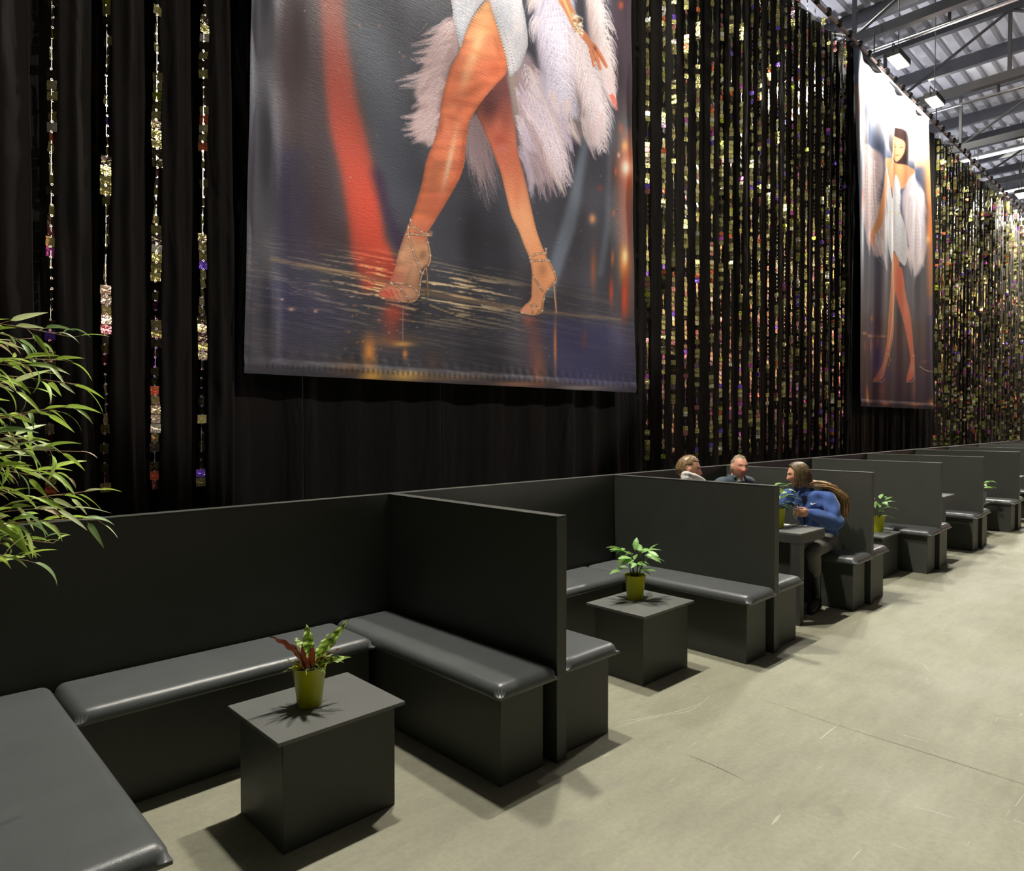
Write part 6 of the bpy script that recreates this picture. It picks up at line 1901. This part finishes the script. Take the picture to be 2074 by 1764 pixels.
msk = np.clip(((P[..., 2] - 0.055) * 1.4 - P[..., 0] + 0.05) / 0.03, 0, 1)
nn = P / np.linalg.norm(P, axis=-1, keepdims=True)
Q = P + nn * (-0.014 + 0.014 * msk)[..., None]
add_grid_closed(bm, Q, HM, HC); me = bpy.data.meshes.new('hair_cap'); bm.to_mesh(me); bm.free(); set_vcol(me, np.tile(np.array((0.09, 0.06, 0.032), np.float32), (len(me.vertices), 1)))
link('hair_cap', me, M_HAIR, W, smooth=True)


# ---- two men
def man(name_lab, O, az_t, az_h, el_h, tilt, hc, sc_, shirt, jacket, hair, beard, flush, smile, hood, seed, knees):
    P_ = empty('person', (O[0], O[1], 0), label=name_lab, cat='person', group='people in the third booth')
    f = dirv(az_t, 0); l = V((-f.y, f.x, 0))
    def g(a, b, z): return tuple(V((0, 0, z)) + f * a + l * b)
    J = dict(pelvis=g(0, 0, .60), waist=g(0.01, 0, .78), chest=g(.0, 0, .97), neck=g(0.02, 0, 1.125), shl=g(0.0, .19, 1.045), shr=g(0.0, -.19, 1.045), ell=g(.05, .25, .80), elr=g(.05, -.25, .80),
             wrl=g(.26, .10, .70), wrr=g(.26, -.10, .70), hipl=g(.02, .10, .59), hipr=g(.02, -.10, .59))
    for s in 'lr':
        k = knees[s]; J['knee' + s] = (k[0] - O[0], k[1] - O[1], .55); J['ank' + s] = (k[2] - O[0], k[3] - O[1], .09)
        t_ = V((k[0] - O[0], k[1] - O[1], 0)).normalized(); J['toe' + s] = (k[2] - O[0] + t_.x * .16, k[3] - O[1] + t_.y * .16, .03)
    J['handl'] = (f * 0.5 - l * 0.85, V((0, 0, -1)), (0.3, 0.4, 0.3), 1, 0.4); J['handr'] = (f * 0.5 + l * 0.85, V((0, 0, -1)), (0.3, 0.4, 0.3), -1, 0.4)
    HC = V((hc[0] - O[0], hc[1] - O[1], hc[2])); HM = head_basis(az_h, el_h, tilt)
    me = body(P_, J, HC, HM, 0.0056, sc_)
    colour_head(me, HC, HM, (0.60, 0.31, 0.21), (0.48, 0.16, 0.14), (0.05, 0.06, 0.08), (0.16, 0.10, 0.05), False, beard, flush, open_mouth=smile, sc_=sc_)
    link('body', me, M_SKIN, P_, smooth=True)
    bm = bmesh.new(); torso_cloth(bm, J, sc_, 0.022, cuff=0.0, low=0.0)
    cloth(P_, 'jacket' if not hood else 'sweater', bm, 0.012, jacket, 0.006, 20, seed)
    trousers(P_, J, sc_, M_DKTR, end=0.0)
    boots(P_, J, sc_, 0.25)
    nk = V(J['neck'])
    if hood:
        bm = bmesh.new()
        for k in range(3):
            pts = [nk + f * (-0.085 + 0.16 * math.sin(u * PI / 2) ** 2 - 0.012 * k) * 1.0 + l * (0.105 - 0.006 * k) * math.cos(u * PI / 2) * 0 + l * ((u) * (0.105 - 0.01 * k)) + V((0, 0, 0.098 - 0.03 * k - 0.075 * u * u)) for u in np.linspace(-1, 1, 11)]
            add_tube(bm, pts, [0.012 + 0.014 * (1 - abs(u)) for u in np.linspace(-1, 1, 11)], 10)
        cloth(P_, 'hood', bm, 0.007, M_HOOD, 0.004, 50, 3)
    else:
        bm = bmesh.new()
        limb(bm, [nk + V((0, 0, -0.06)), nk + V((0, 0, 0.012))], [0.098, 0.084], 20, ends=False)
        bmesh.ops.delete(bm, geom=[q for q in bm.faces if len(q.verts) > 4], context='FACES')
        bmesh.ops.delete(bm, geom=[q for q in bm.faces if (q.calc_center_median() - nk).dot(f) > 0.06], context='FACES')
        c = obj('jacket_collar', bm, jacket, P_, smooth=True); md = c.modifiers.new('t', 'SOLIDIFY'); md.thickness = 0.010
        bm = bmesh.new()
        limb(bm, [nk + V((0, 0, -0.05)) + f * .01, nk + V((0, 0, 0.004)) + f * .006], [0.074, 0.064], 18, ends=False)
        c = obj('shirt_collar', bm, M_WHITEC if shirt else M_NAVY, P_, smooth=True)
    short_hair(P_, HC, HM, hair, sc_=sc_, seed=seed, hairline=(0.060 if beard else 0.078), thick=0.006, ragged=0.004)
    return P_


man('man with short fair hair and beard in pale hooded sweater, in profile behind the divider', (5.05, 3.12), 0.0, -0.80, -0.05, 0.02, (5.135, 3.18, 1.252), 1.0, False, M_HOOD,
    (0.24, 0.155, 0.075), (0.13, 0.075, 0.04), 0.2, False, True, 4, dict(l=(5.40, 3.14, 5.44, 3.13), r=(5.40, 2.98, 5.44, 2.97)))
man('smiling grey-haired man in slate jacket facing the camera from the back bench', (6.245, 3.355), -1.85, -2.15, 0.06, -0.10, (6.235, 3.30, 1.215), 0.98, True, M_SLATE,
    (0.34, 0.27, 0.18), None, 1.0, True, False, 8, dict(l=(6.16, 3.04, 6.13, 3.08), r=(6.04, 3.08, 5.98, 3.11)))
